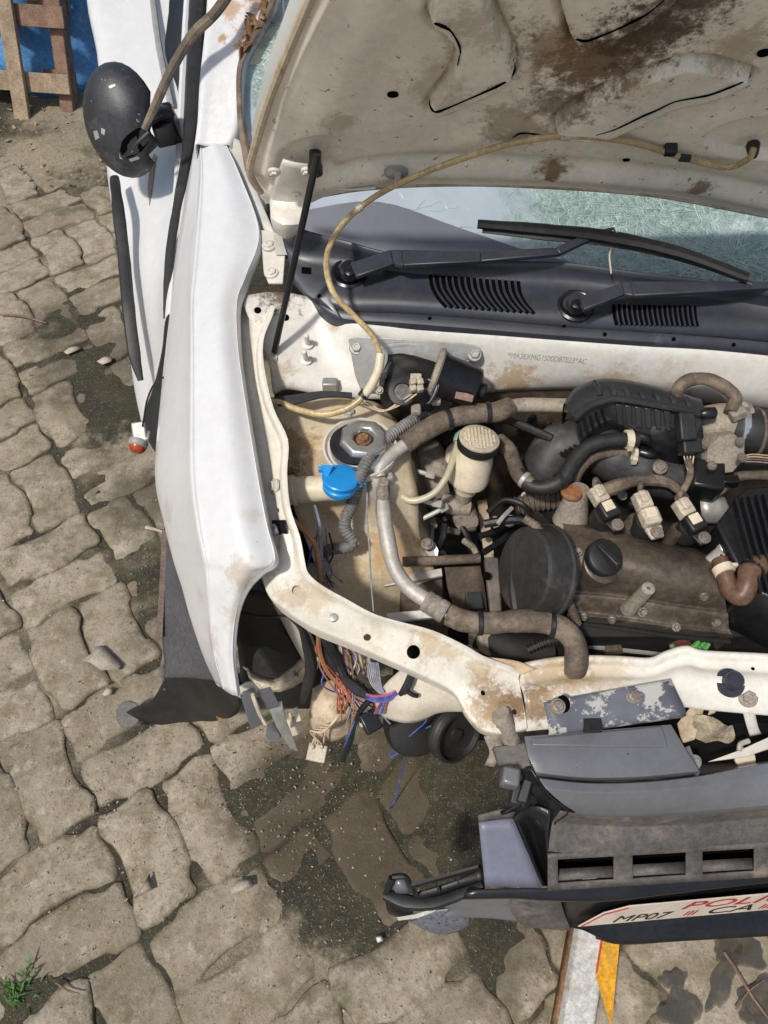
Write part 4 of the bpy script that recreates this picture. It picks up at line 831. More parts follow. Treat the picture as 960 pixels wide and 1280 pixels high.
# cam cover
CC = [((704, 650, .715), (758, 657, .718), (820, 673, .718), (884, 690, .708)), ((708, 658, .752), (760, 664, .755), (822, 680, .755), (888, 697, .745)), ((712, 678, .768), (768, 686, .772), (826, 699, .772), (893, 712, .762)), ((714, 705, .758), (772, 712, .762), (832, 724, .762), (899, 735, .752)),
      ((715, 728, .727), (774, 734, .730), (836, 745, .730), (902, 755, .722)), ((716, 739, .706), (776, 744, .708), (838, 754, .708), (904, 763, .70)), ((716, 745, .704), (777, 750, .706), (839, 760, .706), (905, 769, .698)), ((716, 762, .678), (778, 769, .68), (840, 778, .68), (906, 786, .672)),
      ((714, 768, .676), (778, 775, .678), (841, 784, .678), (910, 792, .67)), ((714, 772, .664), (778, 779, .666), (841, 788, .666), (911, 796, .658))]
rows = [[Z(*p) for p in r] for r in CC]; rows = [[r[0] + Vector((-.003, 0, -.06 if i < 9 else -.01)), r[0] + Vector((-.001, 0, -.006))] + r + [r[-1] + Vector((.002, 0, -.006)), r[-1] + Vector((.005, 0, -.06 if i < 9 else -.01))] for i, r in enumerate(rows)]
cover = MB().grid(rows, 4, 5).build('cam_cover', m_cover, engine, 'brown grimy cam cover', sharp=50)
MB().tube([Z(716, 778, .657), Z(780, 786, .657), Z(842, 795, .657), Z(912, 802, .65)], .005, 8, 4, flat=.7).build('gasket_flange', m_dark, engine)
ocn = Vector((.22, -.30, 1)).normalized(); oc = Z(753, 698, .772)
MB().lathe(Z(750, 706, .752), ocn, [(.033, -.02), (.032, .010), (.029, .012)], 24).build('filler_neck', m_cover, engine)
cap = MB().lathe(oc, ocn, [(.0285, -.004), (.029, .008), (.0275, .0115), (.0255, .013)], 24).build('oil_cap', m_blackmatt, engine)
hb = (Z(771, 712, .79) - Z(741, 682, .79)).normalized()
MB().box(oc + ocn * .018, (.052, .012, .014), hb, ocn.cross(hb), .86).build('cap_grip', m_blackmatt, engine, bevel=.002)
pst, psb = Z(811, 735, .792), Z(786, 761, .700)
MB().lathe(psb, pst - psb, [(.0135, 0), (.0108, (pst - psb).length * .4), (.0098, (pst - psb).length - .001), (.0075, (pst - psb).length), (.003, (pst - psb).length), (.003, (pst - psb).length - .01)], 20).build('cover_post', m_dustgrey, engine)
for (a, b, z, big) in ((784, 660, .755, 1), (835, 672, .755, 1)):
    MB().lathe(Z(a, b + 4, z - .02), (.05, -.1, 1), [(.013, 0), (.0125, .04), (.010, .044), (.005, .044), (.005, .04)], 18).build('cover_boss', m_cover, engine)
for (a, b, z) in ((803, 765, .697), (895, 777, .682)):
    mb = MB(); mb.bolt(Z(a, b, z), (0, -.6, .8), .006, .008); mb.build('bolt', m_boltm, engine)
# ignition coils
def coil(base, top, dark, lab):
    A = Z(*base); B = Z(*top); d = (B - A).normalized(); n = Vector((0, -.25, 1)); sd = n.cross(d).normalized(); n = d.cross(sd).normalized()
    body = MB().box((A + B) / 2 + n * .012, ((B - A).length, .030, .020), d, sd, .92).build('ignition_coil', m_blackmatt if dark else m_tan, engine, lab, bevel=.004, seg=3)
    MB().box((A + B) / 2 + d * .002 + n * .0235, ((B - A).length * .62, .0185, .003), d, sd).build('coil_patch', m_tan if dark else m_cream, body, bevel=.001) if False else None
    MB().box((A + B) / 2 + d * .004 + n * .023, ((B - A).length * .55, .017, .003), d, sd).build('coil_patch', m_cream, engine, bevel=.001)
    MB().lathe((A + B) / 2 - n * .03, n, [(.021, 0), (.021, .02), (.018, .03)], 18).build('coil_boot', m_rubber, engine)
    C_ = B + d * .014 + n * .010
    MB().box(C_, (.030, .026, .020), d, sd, .9).box(C_ + d * .004 + n * .012, (.020, .012, .006), d, sd).build('coil_plug', m_tan, engine, bevel=.0025)
    E = A - d * .012 + n * .004
    MB().prism([A + sd * .014 + n * .003, A - sd * .014 + n * .003, E - sd * .010 - d * .008, E + sd * .010 - d * .008], n * .008).build('coil_foot', m_blackmatt if dark else m_tan, engine, bevel=.002)
    mb = MB(); mb.bolt(E + n * .010, n, .0068, .007); mb.build('coil_bolt', m_boltm, engine)
    return C_ + d * .012
k1 = coil((764, 652, .785), (752, 632, .79), True, 'black ignition coil nearest the filler cap')
k2 = coil((814, 661, .785), (805, 640, .79), False, 'pale dusty ignition coil in the middle')
k3 = coil((871, 668, .782), (858, 648, .787), True, 'black ignition coil on the right')
# timing cover
tax = Vector((-.88, -.16, .40)).normalized(); tcn = Z(653, 713, .745)
tcov = MB().lathe(tcn - tax * .046, tax, [(.077, 0), (.078, .006), (.074, .008), (.0725, .026), (.071, .038), (.069, .043), (.064, .046), (.02, .047)], 44, sy=1.0).build('timing_cover', M('dusty_black_cover', (.028, .026, .025), .5, var=.3, vscale=9, dirt=(.10, .083, .068), damt=.4, dscale=11, bump=.2), engine, 'round black timing cover', sharp=25)
MB().tube([Z(655, 648, .795), Z(672, 660, .79), Z(690, 690, .78), Z(700, 725, .755), Z(714, 760, .715), Z(722, 780, .69)], .0062, 8, rib=(.006, .0008)).build('harness_sleeve', m_dusthose, engine, 'dusty ribbed harness sleeve over the timing cover')
MB().tube([Z(642, 700, .72), Z(646, 760, .70), Z(666, 786, .68)], .010, 8).build('belt_edge', m_rubber, engine)

# air filter box
AF = [((702, 540, .78), (712, 512, .78), (738, 495, .78), (760, 490, .78), (800, 494, .78), (840, 500, .78), (880, 508, .78)), ((704, 506, .870), (718, 486, .875), (742, 475, .880), (765, 473, .882), (800, 478, .882), (840, 488, .878), (876, 499, .872)),
      ((712, 512, .885), (728, 496, .890), (748, 487, .894), (768, 485, .896), (802, 490, .896), (842, 498, .892), (880, 508, .885)), ((716, 522, .880), (734, 508, .886), (752, 501, .890), (770, 498, .892), (804, 503, .892), (843, 510, .888), (882, 518, .880)),
      ((717, 526, .874), (736, 512, .880), (754, 504, .884), (771, 501, .886), (805, 506, .886), (843, 513, .882), (881, 521, .874)), ((722, 548, .845), (740, 531, .850), (760, 521, .852), (777, 529, .848), (804, 537, .846), (832, 543, .844), (868, 550, .842)), ((726, 554, .83), (744, 538, .836), (764, 528, .838), (780, 536, .832), (805, 544, .830), (832, 550, .828), (868, 556, .826)), ((735, 566, .76), (752, 556, .76), (770, 548, .76), (785, 553, .76), (806, 560, .76), (832, 566, .76), (868, 570, .76))]
abox = MB().grid([[Z(*p) for p in r] for r in AF], 4, 4).build('air_filter_box', m_boxplastic, engine, 'black ribbed air filter box in front of the firewall', sharp=40)
for i in range(6):                                      # raised front panels
    x = 769 + i * 12.0; yt = 503 + i * 1.6; P_ = [on(abox, a_, b_, .0005) for a_, b_ in ((x, yt), (x + 8.2, yt + 1), (x + 9.2, yt + 27), (x + 2.2, yt + 25))]
    MB().prism([q[0] for q in P_], P_[0][1] * .0055).build('box_panel', m_boxplastic, engine, bevel=.0015)
for i in range(5):                                      # ribs down the left face
    t = i / 4; P_ = [on(abox, 722 + 30 * t, 527 - 16 * t, .001)[0], on(abox, 726 + 31 * t, 546 - 18 * t, .001)[0]]
    MB().tube(P_, .0028, 6, 2).build('box_rib', m_black, engine)
for i in range(7):                                      # lid ribs
    x = 750 + i * 19; y_ = 478 + i * 3.4
    MB().tube([on(abox, x, y_ + 17, .001)[0], on(abox, x - 3, y_ + 9, .003)[0], on(abox, x - 7, y_ + 1, .002)[0]], .0046, 7, 3).build('lid_rib', m_boxplastic, engine)
MB().tube([Z(717, 523, .884), Z(735, 508, .890), Z(753, 501, .894), Z(771, 498, .896), Z(805, 503, .896), Z(843, 510, .892), Z(882, 518, .884)], .0060, 8, 4, flat=.8).build('lid_seam', m_boxplastic, engine)
MB().lathe(Z(880, 517, .886), Vector((1, .1, -.05)), [(.006, -.006), (.010, 0), (.010, .016), (.008, .018)], 14).build('seam_knob', m_black, engine)
MB().tube([Z(790, 545, .82), Z(812, 548, .82), Z(822, 560, .80)], .012, 10).build('drain_spout', m_black, engine)
MB().tube([Z(800, 565, .80), Z(815, 568, .80), Z(823, 560, .79)], .010, 10).build('drain_spout', m_black, engine)
MB().grid([[Z(812, 530, .855), Z(836, 515, .87), Z(862, 520, .865), (Z(878, 528, .86))], [Z(815, 550, .84), Z(840, 552, .84), Z(866, 555, .835), Z(880, 548, .835)], [Z(820, 580, .78), Z(845, 585, .78), Z(868, 580, .78), Z(885, 575, .78)], [Z(825, 610, .72), Z(850, 612, .72), Z(872, 610, .72), Z(890, 600, .72)]], 4, 4).build('intake_body', m_black, engine)
# intake runner, the big grey-black snail below the hose
rows_ = [Z(700, 636, .66), Z(682, 612, .70), Z(682, 585, .735), (Z(700, 562, .76)), Z(735, 556, .77), Z(775, 575, .765), Z(815, 590, .755), Z(850, 600, .75)]
MB().tube(rows_, [.028, .036, .042, .044, .044, .042, .04, .036], 16).build('intake_manifold', M('dusty_intake_plastic', (.045, .044, .045), .55, var=.2, dirt=(.16, .14, .12), damt=.42, dscale=10, bump=.15), engine, 'dusty black intake manifold')
for i in range(5):
    p = Z(700 + i * 5.5, 566 - i * 3, .80); MB().bar(p, p + Vector((.03, -.012, -.006)), .003, .006).build('manifold_fin', m_blackmatt, engine)
# rubber hoses round it
H1 = [Z(625, 550, .78), Z(638, 566, .79), Z(648, 592, .79), Z(664, 607, .79), Z(684, 609, .795), Z(704, 598, .805), Z(718, 576, .815), Z(736, 558, .825), Z(760, 551, .83), Z(797, 549, .83)]
MB().tube(H1[:4], .0125, 12).build('vacuum_hose', m_dusthose, engine, 'sand coloured end of the bent hose'); MB().tube(H1[2:], .0125, 12).build('vacuum_hose', m_rubber, engine, 'black hose bent round below the air filter box')
MB().tube([Z(716, 612, .76), Z(722, 590, .79), Z(738, 573, .80), Z(762, 565, .80), Z(797, 566, .80)], .0095, 12).build('breather_hose', m_dusthose, engine, 'sand coloured breather hose')
for (a, b, z, r) in ((786, 549, .83, .0145), (791, 566, .80, .0115)):
    mb = MB().lathe(Z(a, b, z), Vector((1, .05, 0)), [(r, -.006), (r + .0012, -.005), (r + .0012, .005), (r, .006)], 20); mb.box(Z(a + 2, b + 10, z + .010), (.008, .006, .012)); mb.build('spring_clamp', m_cream, engine)
MB().lathe(Z(716, 640, .74), Vector((.06, .3, 1)), [(.030, -.02), (.026, 0), (.019, .03), (.016, .05)], 18).build('breather_neck', m_dustgrey, engine)
MB().lathe(Z(714, 618, .785), Vector((.06, .3, 1)), [(.017, 0), (.018, .004), (.017, .008)], 18).build('neck_seal', M('orange_seal', (.34, .15, .07), .5, var=.15), engine)
MB().tube([Z(645, 633, .70), Z(668, 628, .705), Z(700, 625, .71), Z(712, 622, .715)], .0145, 12, rib=(.009, .0025)).build('ribbed_duct', m_dusthose, engine)
# wiring loom above the coils
MB().tube([Z(748, 615, .79), Z(765, 610, .79), Z(790, 602, .79), Z(812, 600, .79), Z(835, 603, .79), Z(850, 614, .785)], [.010, .012, .009, .010, .009, .007], 9).build('wiring_loom', m_dusthose, engine)
for kk, (a, b) in ((k1, (752, 612)), (k2, (800, 604)), (k3, (858, 622))):
    MB().tube([kk, kk + Vector((0, .01, .012)), Z(a, b, .79)], .0045, 8).build('coil_lead', m_dusthose, engine)
MB().tube([k3, Z(848, 622, .80), Z(858, 606, .81), Z(863, 590, .83), Z(860, 575, .85)], .0055, 8).build('coil_lead', m_dusthose, engine)
for (a, b, z) in ((825, 584, .80), (797, 655, .76)):
    mb = MB(); mb.bolt(Z(a, b, z), (0, -.4, 1), .0085, .008); mb.build('bolt', m_boltm, engine)
plug = MB().box(Z(857, 534, .885), (.026, .044, .022), Vector((.98, .05, 0)), Vector((.05, .85, .45))).box(Z(862, 558, .86), (.030, .026, .026), Vector((.98, .05, 0)), Vector((.05, .85, .45))).build('sensor_plug', m_blackmatt, engine, 'black sensor plug on the throttle side', bevel=.003)
for i in range(4): MB().tube([Z(855 + i * 4, 570, .85), Z(857 + i * 3, 578, .845), Z(860 + i * 1.2, 588, .835)], .0012, 5).build('plug_wire', (m_wcream, m_wgrey, m_tan, m_wcream)[i], engine)
# throttle body with its clamp and rubber elbow
tb = MB().lathe(Z(880, 530, .835), Vector((1, -.06, .02)), [(.020, -.01), (.030, 0), (.034, .02), (.036, .05), (.038, .06), (.038, .066)], 26).build('throttle_body', m_dustgrey, engine, 'dust coated throttle body')
MB().lathe(Z(903, 566, .83), Vector((.1, -.75, .6)), [(.034, -.03), (.036, 0), (.033, .010), (.020, .014)], 8, a0=.4).build('throttle_motor', m_dustgrey, engine)
for (a, b) in ((880, 556), (925, 552), (928, 572), (890, 582)):
    mb = MB(); mb.bolt(Z(a, b, .86), Vector((.1, -.5, .8)), .005, .006); mb.build('motor_screw', m_boltm, engine)
MB().lathe(Z(917, 534, .835), Vector((1, -.06, .02)), [(.0405, 0), (.042, .001), (.042, .011), (.0405, .012)], 28).build('hose_clamp', m_steel, engine)
MB().tube([Z(915, 534, .835), Z(940, 540, .835), Z(975, 545, .83), Z(1040, 550, .82)], .0385, 22).build('intake_elbow', m_rubber, engine)
MB().lathe(Z(942, 541, .835), Vector((1, -.06, 0)), [(.040, 0), (.0415, .002), (.040, .005)], 24).build('elbow_ridge', m_dusthose, engine)
MB().tube([Z(846, 494, .885), Z(849, 484, .90), Z(862, 475, .908), Z(884, 474, .908), Z(906, 484, .90), Z(919, 498, .89), Z(913, 516, .88)], .0105, 12).build('bypass_hose', m_dusthose, engine, 'looped sand coloured hose behind the air filter')
MB().box(Z(922, 517, .88), (.024, .016, .018), Vector((.8, .2, .3))).build('hose_joint', m_dustgrey, engine, bevel=.003)
MB().tube([Z(920, 596, .80), Z(940, 594, .80), Z(985, 595, .80)], .008, 10).build('fuel_pipe', m_dusthose, engine)
for i in range(5): MB().tube([Z(925, 572 + i * 2, .84), Z(940, 568 + i * 3, .84), Z(965, 570 + i * 3, .83)], .0012, 5).build('throttle_wire', (m_wcream, m_tan, m_orange, m_wgrey, m_tape)[i], engine)
MB().box(Z(880, 600, .80), (.05, .05, .05), Vector((.95, -.2, 0)), Vector((.2, .9, .2))).build('relay_box', m_black, engine, bevel=.005)
MB().box(Z(912, 602, .81), (.026, .014, .016)).build('injector_plug', m_black, engine, bevel=.002)
MB().grid([[Z(874, 620, .76), Z(905, 622, .76)], [Z(876, 640, .75), Z(912, 640, .75)], [Z(880, 655, .72), Z(915, 655, .72)]], 3, 3).build('bracket', m_galv, engine, solid=.003)
# coolant elbow and brown hose
MB().lathe(Z(896, 698, .755), Vector((.35, .2, .9)), [(.014, -.01), (.012, .012), (.013, .02)], 14).build('coolant_spigot', m_alu, engine)
MB().tube([Z(900, 700, .775), Z(906, 718, .775), Z(914, 738, .77), Z(926, 744, .775), Z(934, 730, .785), Z(938, 714, .79), Z(952, 706, .79), Z(1000, 704, .78)], [.0125, .013, .014, .016, .0165, .0165, .0165, .0165], 14).build('coolant_hose', M('brown_rubber', (.14, .075, .045), .45, var=.25, dirt=(.22, .15, .1), damt=.35, bump=.1), engine, 'brown coolant hose with an S bend')
MB().lathe(Z(902, 708, .777), Vector((.2, -.9, .0)), [(.0145, 0), (.016, .001), (.016, .012), (.0145, .013)], 18).box(Z(916, 707, .785), (.012, .005, .008)).build('spring_clamp', m_cream, engine)
# black battery tray and finned box on the right edge
MB().prism([Z(895, 655, .80), Z(930, 610, .82), Z(1010, 600, .82), Z(1010, 770, .78), Z(935, 735, .78)], (0, 0, -.12)).build('fan_shroud', m_black, car, 'black finned shroud at the right edge', bevel=.004)
for i in range(9):
    a = 918 + i * 9; MB().bar(Z(a, 624 - i * 1.5, .828), Z(a + 32, 742 - i * 1.5, .79), .003, .010, Vector((0, -.3, 1))).build('shroud_fin', m_black, car)
MB().prism([Z(894, 668, .775), Z(918, 662, .775), Z(930, 692, .77), Z(900, 698, .77)], (0, 0, .005)).build('bracket', m_black, engine, bevel=.001)
mb = MB(); mb.bolt(Z(911, 682, .778), (0, -.2, 1), .0105, .008); mb.build('bolt', m_galv, engine)
MB().grid([[Z(912, 770, .65), Z(935, 765, .66), Z(960, 775, .66)], [Z(905, 790, .63), Z(935, 788, .64), Z(955, 785, .65)]], 3, 3, crumple=.004).build('heat_shield', m_alu, engine, solid=.002)
# things in the slot between engine and radiator panel
MB().tube([Z(735, 808, .60), Z(800, 815, .60), Z(860, 822, .60)], .004, 6).build('brake_cable', m_galv, engine)
MB().lathe(Z(797, 792, .62), (0, -.3, 1), [(.006, -.02), (.006, .01), (.004, .012)], 10).build('sensor', m_steel, engine)
MB().tube([Z(790, 800, .58), Z(830, 806, .58), Z(856, 802, .59)], .016, 12).build('exhaust_pipe', m_rust, engine)
mb = MB(); random.seed(3)
for i in range(36):
    p = Z(866, 818, .64) + Vector((random.uniform(-.026, .02), random.uniform(-.016, .012), random.uniform(-.01, .012))); q = p + Vector((random.uniform(-.01, .01), random.uniform(-.01, .01), random.uniform(0, .01)))
    mb.tube([p, q], [.005, .003], 5, 1)
mb.build('green_rag', M('green_cloth', (.10, .38, .08), .9, var=.25, vscale=60), car, 'scrap of bright green cloth behind the radiator panel')
MB().tube([Z(838, 812, .61), Z(855, 810, .62), Z(862, 816, .61)], [.010, .016, .008], 8).build('red_rag', M('maroon_cloth', (.20, .055, .05), .9, var=.3), car)
# gearbox-side clutter between tower and timing cover
mount = MB().prism([Z(500, 738, .60), Z(553, 718, .615), Z(556, 772, .585), Z(505, 778, .575)], (0, 0, -.09)).build('engine_mount', m_browndark, car, 'black engine mount below the aluminium pipe', bevel=.003)
MB().prism([Z(483, 725, .615), Z(552, 712, .635), Z(553, 722, .632), Z(480, 735, .61)], (0, 0, .006)).build('mount_bracket', m_galv, mount, bevel=.001)
MB().prism([Z(482, 768, .60), Z(556, 762, .61), Z(560, 772, .605), Z(485, 780, .595)], (0, 0, .006)).build('mount_bracket', m_galv, mount, bevel=.001)
MB().tube([Z(503, 702, .66), Z(540, 701, .66), Z(600, 698, .66)], .0085, 10).build('heater_pipe', m_dusthose, car)
MB().grid([[Z(556, 710, .64), Z(600, 706, .65)], [Z(560, 740, .62), Z(604, 736, .62)], [Z(575, 772, .57), Z(608, 770, .57)]], 4, 4).build('mount_arm', m_browndark, car, solid=.02)
MB().prism([Z(578, 728, .64), Z(602, 726, .64), Z(605, 764, .61), Z(583, 766, .61)], (0, 0, .008)).build('mount_window', m_tape, mount, bevel=.003)
MB().prism([Z(604, 702, .65), Z(622, 702, .65), Z(626, 770, .62), Z(612, 772, .62)], (0, 0, .016)).build('mount_plate', m_greydusty, mount, bevel=.003)
MB().lathe(Z(608, 720, .668), (0, -.3, 1), [(.007, 0), (.007, .002)], 14).build('mount_hole', m_void, mount)
MB().lathe(Z(618, 800, .60), Vector((.2, -.5, .8)), [(.03, -.05), (.028, 0), (.024, .004)], 16).build('thermostat', m_dustgrey, engine)
MB().tube([Z(600, 790, .58), Z(640, 810, .58), Z(690, 815, .58)], [.03, .036, .03], 12).build('alternator', m_dark, engine, 'dark alternator housing below the hose')
MB().tube([Z(660, 812, .62), Z(685, 802, .63), Z(710, 800, .63)], .007, 8, rib=(.006, .0015)).build('ribbed_lead', m_rubber, engine)
mb = MB()
for (a, b, a2, b2) in ((556, 655, 545, 690), (572, 650, 590, 690), (540, 660, 530, 700), (600, 670, 640, 655), (605, 690, 645, 660)): mb.tube([Z(a, b, .66), Z((a + a2) / 2 + 3, (b + b2) / 2, .65), Z(a2, b2, .62)], .006, 7)
mb.build('gearbox_cables', m_tape, car)
MB().prism([Z(530, 690, .64), Z(540, 672, .65), Z(548, 690, .64), Z(545, 705, .63)], (0, 0, .004)).build('bracket', m_galv, car)
mb = MB(); mb.bolt(Z(534, 680, .66), (0, -.2, 1), .008, .008); mb.build('bolt', m_boltm, car)
MB().tube([Z(610, 640, .73), Z(630, 625, .735), Z(655, 632, .735), Z(660, 648, .74)], .005, 8).tube([Z(605, 655, .72), Z(640, 650, .73), Z(672, 655, .73), Z(690, 668, .74)], .0075, 8).build('battery_lead', m_tape, engine)
MB().tube([Z(622, 655, .745), Z(630, 645, .75), Z(640, 635, .75)], .004, 7).build('cable_lug', m_galv, engine)
# small stuff that fills the dark gaps
random.seed(77)
for (x0, y0, x1, y1, z0, z1, n) in ((640, 600, 720, 640, .64, .70, 7), (770, 600, 900, 640, .66, .74, 12), (730, 792, 900, 822, .48, .60, 14), (560, 640, 650, 700, .56, .66, 12), (480, 690, 560, 720, .54, .58, 5), (640, 500, 700, 560, .66, .74, 8), (585, 770, 720, 830, .50, .60, 12), (500, 600, 560, 660, .60, .68, 8)):
    for i in range(n):
        a, b = random.uniform(x0, x1), random.uniform(y0, y1); z = random.uniform(z0, z1); mt = random.choice((m_dark, m_dark, m_browndark, m_tape, m_dustgrey, m_dusthose, m_rubber)); kind = random.random()
        if kind < .45:
            L = random.uniform(12, 40); an = random.uniform(0, 6.3); MB().tube([Z(a, b, z), Z(a + math.cos(an) * L * .5 + random.uniform(-6, 6), b + math.sin(an) * L * .5, z + random.uniform(-.02, .02)), Z(a + math.cos(an) * L, b + math.sin(an) * L, z - .02)], random.uniform(.0025, .008), 7, 4).build('pipe', mt, car)
        elif kind < .75:
            MB().box(Z(a, b, z), (random.uniform(.012, .035), random.uniform(.01, .03), random.uniform(.008, .025)), Vector((random.uniform(-1, 1), random.uniform(-1, 1), random.uniform(-.3, .3))), Vector((.2, 1, random.uniform(-.5, .5))), random.uniform(.7, 1)).build('bracket', mt, car, bevel=.002)
        else:
            mb = MB(); mb.bolt(Z(a, b, z + .01), (random.uniform(-.4, .4), -.4, 1), random.uniform(.005, .009), .008); mb.build('bolt', random.choice((m_boltm, m_dustgrey, m_galv)), car)
for (a, b) in ((730, 770), (765, 774), (845, 784), (722, 690), (880, 745)):
    mb = MB(); mb.bolt(*on(cover, a, b), .0052, .007); mb.build('bolt', m_boltm, engine)
# brake servo behind, dark
MB().lathe(Z(560, 520, .70), Vector((0, -1, .2)), [(.09, -.08), (.11, -.02), (.105, .02), (.06, .04)], 30).build('brake_servo', m_black, car, 'black brake servo under the wiper motor')

# brake fluid reservoir
rb = Z(583, 606, .735); rtop = Z(597, 556, .825); rax = (rtop - rb).normalized(); rs = (rtop - rb).length / .083
res = MB().lathe(rb, rax, [(r_, h_ * rs) for r_, h_ in ((.020, -.01), (.024, .008), (.034, .013), (.035, .022), (.0335, .026), (.0325, .055), (.030, .062), (.029, .082))], 28, sx=1.0).build('brake_reservoir', m_cream, car, 'yellowed brake fluid reservoir')
ctop = rtop
MB().lathe(ctop, rax, [(.0335, -.004), (.0345, .003), (.0335, .012)], 30).build('cap_skirt', m_blackmatt, res)
rcap = MB().lathe(ctop, rax, [(.0335, .010), (.033, .0145), (.030, .0165), (.004, .0168)], 30).build('reservoir_cap', m_tan, res)
mb = MB(); cx_, cy_, _ = frame(rax)
for i in range(-4, 5):
    for j in range(-4, 5):
        if i * i + j * j < 20: mb.box(ctop + rax * .0172 + cx_ * i * .0058 + cy_ * j * .0058, (.0036, .0036, .0022), cx_, cy_, .7)
mb.build('cap_studs', m_cream, res)
MB().lathe(rb, rax, [(.014, -.045), (.016, -.02), (.020, -.005)], 18).build('reservoir_neck', m_dustgrey, res)
mcA, mcB = Z(555, 628, .69), Z(592, 640, .67)
MB().tube([Z(552, 628, .69), Z(570, 632, .69), Z(585, 634, .685)], .017, 14).lathe(Z(583, 650, .665), Vector((.1, -.9, .35)), [(.022, -.03), (.0225, 0), (.020, .008)], 22).build('master_cylinder', m_dustgrey, car, 'dust coated brake master cylinder')
MB().prism([Z(556, 560, .74), Z(572, 545, .75), Z(578, 580, .72), Z(560, 600, .70)], (0, 0, -.03)).build('reservoir_flange', m_cream, car, bevel=.006)
# pipes and clips near it
MB().tube([Z(574, 550, .80), Z(566, 575, .80), Z(557, 598, .79), Z(540, 618, .77), Z(516, 626, .76), Z(500, 618, .76), Z(497, 606, .76)], .0058, 10).build('clutch_hose', M('translucent_tubing', (.48, .43, .30), .35, grit=.07, var=.15, dirt=(.30, .25, .17), damt=.4), car, 'bent translucent hose below the reservoir')
MB().tube([Z(571, 552, .805), Z(573, 545, .808), Z(577, 541, .81)], .0066, 10).build('hose_tip', M('green_hose', (.26, .36, .26), .4, var=.1), car)
MB().box(Z(499, 606, .765), (.020, .022, .018), Vector((.8, .4, 0))).build('hose_clip', m_tan, car, bevel=.003)
for q in ([(505, 612, .75), (530, 626, .74), (548, 630, .735)], [(507, 586, .75), (525, 590, .75), (540, 594, .75)], [(525, 650, .70), (545, 640, .71), (556, 634, .715)]):
    MB().tube([Z(*p) for p in q], .0042, 8).lathe(Z(*q[-1]), Z(*q[-1]) - Z(*q[-2]), [(.007, -.010), (.007, .004), (.005, .006)], 6).build('brake_pipe', m_alu, car)
MB().grid([[Z(515, 560, .70), Z(545, 555, .71), Z(560, 575, .71)], [Z(512, 580, .70), Z(540, 585, .72), Z(560, 600, .70)], [Z(520, 640, .60), Z(545, 640, .62), Z(570, 640, .6)]], 4, 4, crumple=.01, cs=25).build('gearbox_bracket', m_dustgrey, car, solid=.01)
for (x0, y0, x1, y1) in ((500, 635, 545, 700), (596, 628, 612, 700)):
    MB().prism([Z(x0, y0, .66), Z(x0 + 12, y0 - 2, .66), Z(x1 + 6, y1, .58), Z(x1 - 6, y1 + 2, .58)], (0, 0, .004)).build('chassis_flange', m_baydirty, car)

# wiper motor on its plate
wp = [fw(437, 424, .006), fw(447, 421, .006), fw(520, 424, .006), fw(588, 430, .006), fw(600, 434, .006), fw(602, 442, .006), fw(592, 450, .006), fw(570, 455, .006), fw(560, 478, .006), fw(500, 488, .006), fw(452, 491, .006), fw(444, 470, .006)]
wplate = MB().prism(wp, Vector((0, -.004, .006))).build('wiper_motor', m_galv, car, 'wiper motor on a grey bracket plate', bevel=.002)
MB().tube([fw(463, 476, .012), fw(463, 452, .013), fw(478, 432, .014), fw(510, 428, .014), fw(535, 436, .013), fw(540, 450, .012)], .0055, 8, flat=.6).build('pressed_bead', m_galv, wplate)
MB().tube([fw(560, 437, .012), fw(575, 437, .012), fw(585, 441, .012)], .006, 8, flat=.6).build('pressed_bead', m_galv, wplate)
for (a, b) in ((447, 432), (593, 439)):
    mb = MB(); mb.bolt(fw(a, b, .012), (0, -.5, .85), .0085, .008); mb.build('bolt', m_galv, wplate)
wa = Z(548, 468, .885); wb = Z(618, 494, .862); wx = wb - wa
MB().lathe(wa, wx, [(.038, -.004), (.040, 0), (.0385, .004), (.036, .008), (.034, .060), (.032, .066), (.024, .070), (.014, .072), (.014, .080), (.010, .082)], 30).build('motor_can', m_black, wplate, 'smooth black motor can')
MB().lathe(wa, wx, [(.041, -.010), (.043, -.007), (.043, -.003), (.040, 0)], 30).build('motor_flange', m_dustgrey, wplate)
MB().prism([Z(583, 492, .888), Z(592, 495, .886), Z(590, 503, .878), Z(568, 498, .88), Z(570, 490, .888)], (0, -.001, .002)).build('motor_label', M('motor_sticker', (.22, .13, .10), .5, var=.2), wplate)
MB().grid([[fw(486, 440, .02), fw(505, 438, .03), fw(535, 445, .035), fw(552, 452, .03)], [fw(480, 462, .03), fw(505, 458, .05), fw(530, 462, .055), fw(548, 470, .05)], [Z(478, 485, .86), Z(500, 482, .88), Z(525, 488, .885), Z(545, 492, .87)], [Z(482, 505, .83), Z(500, 510, .845), Z(520, 512, .845), Z(538, 508, .84)]], 5, 5, crumple=.006, cs=40).build('gear_housing', m_blackmatt, wplate, 'dark broken gear housing', solid=.006)
MB().lathe(Z(503, 490, .885), Vector((-.1, -.5, .8)), [(.022, -.005), (.022, .004), (.014, .006), (.013, .002), (.006, .002)], 18).build('gear_boss', m_tape, wplate)
for (a, b) in ((474, 488), (514, 446), (478, 470)):
    mb = MB(); mb.bolt(Z(a, b, .885), Vector((0, -.5, .8)), .005, .006); mb.build('housing_screw', m_boltm, wplate)
MB().tube([Z(476, 486, .87), Z(484, 462, .885), Z(494, 445, .89)], .003, 6).build('housing_rim', m_dustgrey, wplate)
conn = MB()
for i in range(2):
    for j in range(2): conn.box(Z(516 + i * 9, 478 + j * 8, .905), (.0105, .0095, .014), Vector((.95, .25, 0)), Vector((-.2, .85, .4)))
conn.box(Z(520, 474, .90), (.018, .016, .012)); conn.build('motor_connector', m_tan, wplate, 'tan four-way plug on the wiper motor', bevel=.0018)
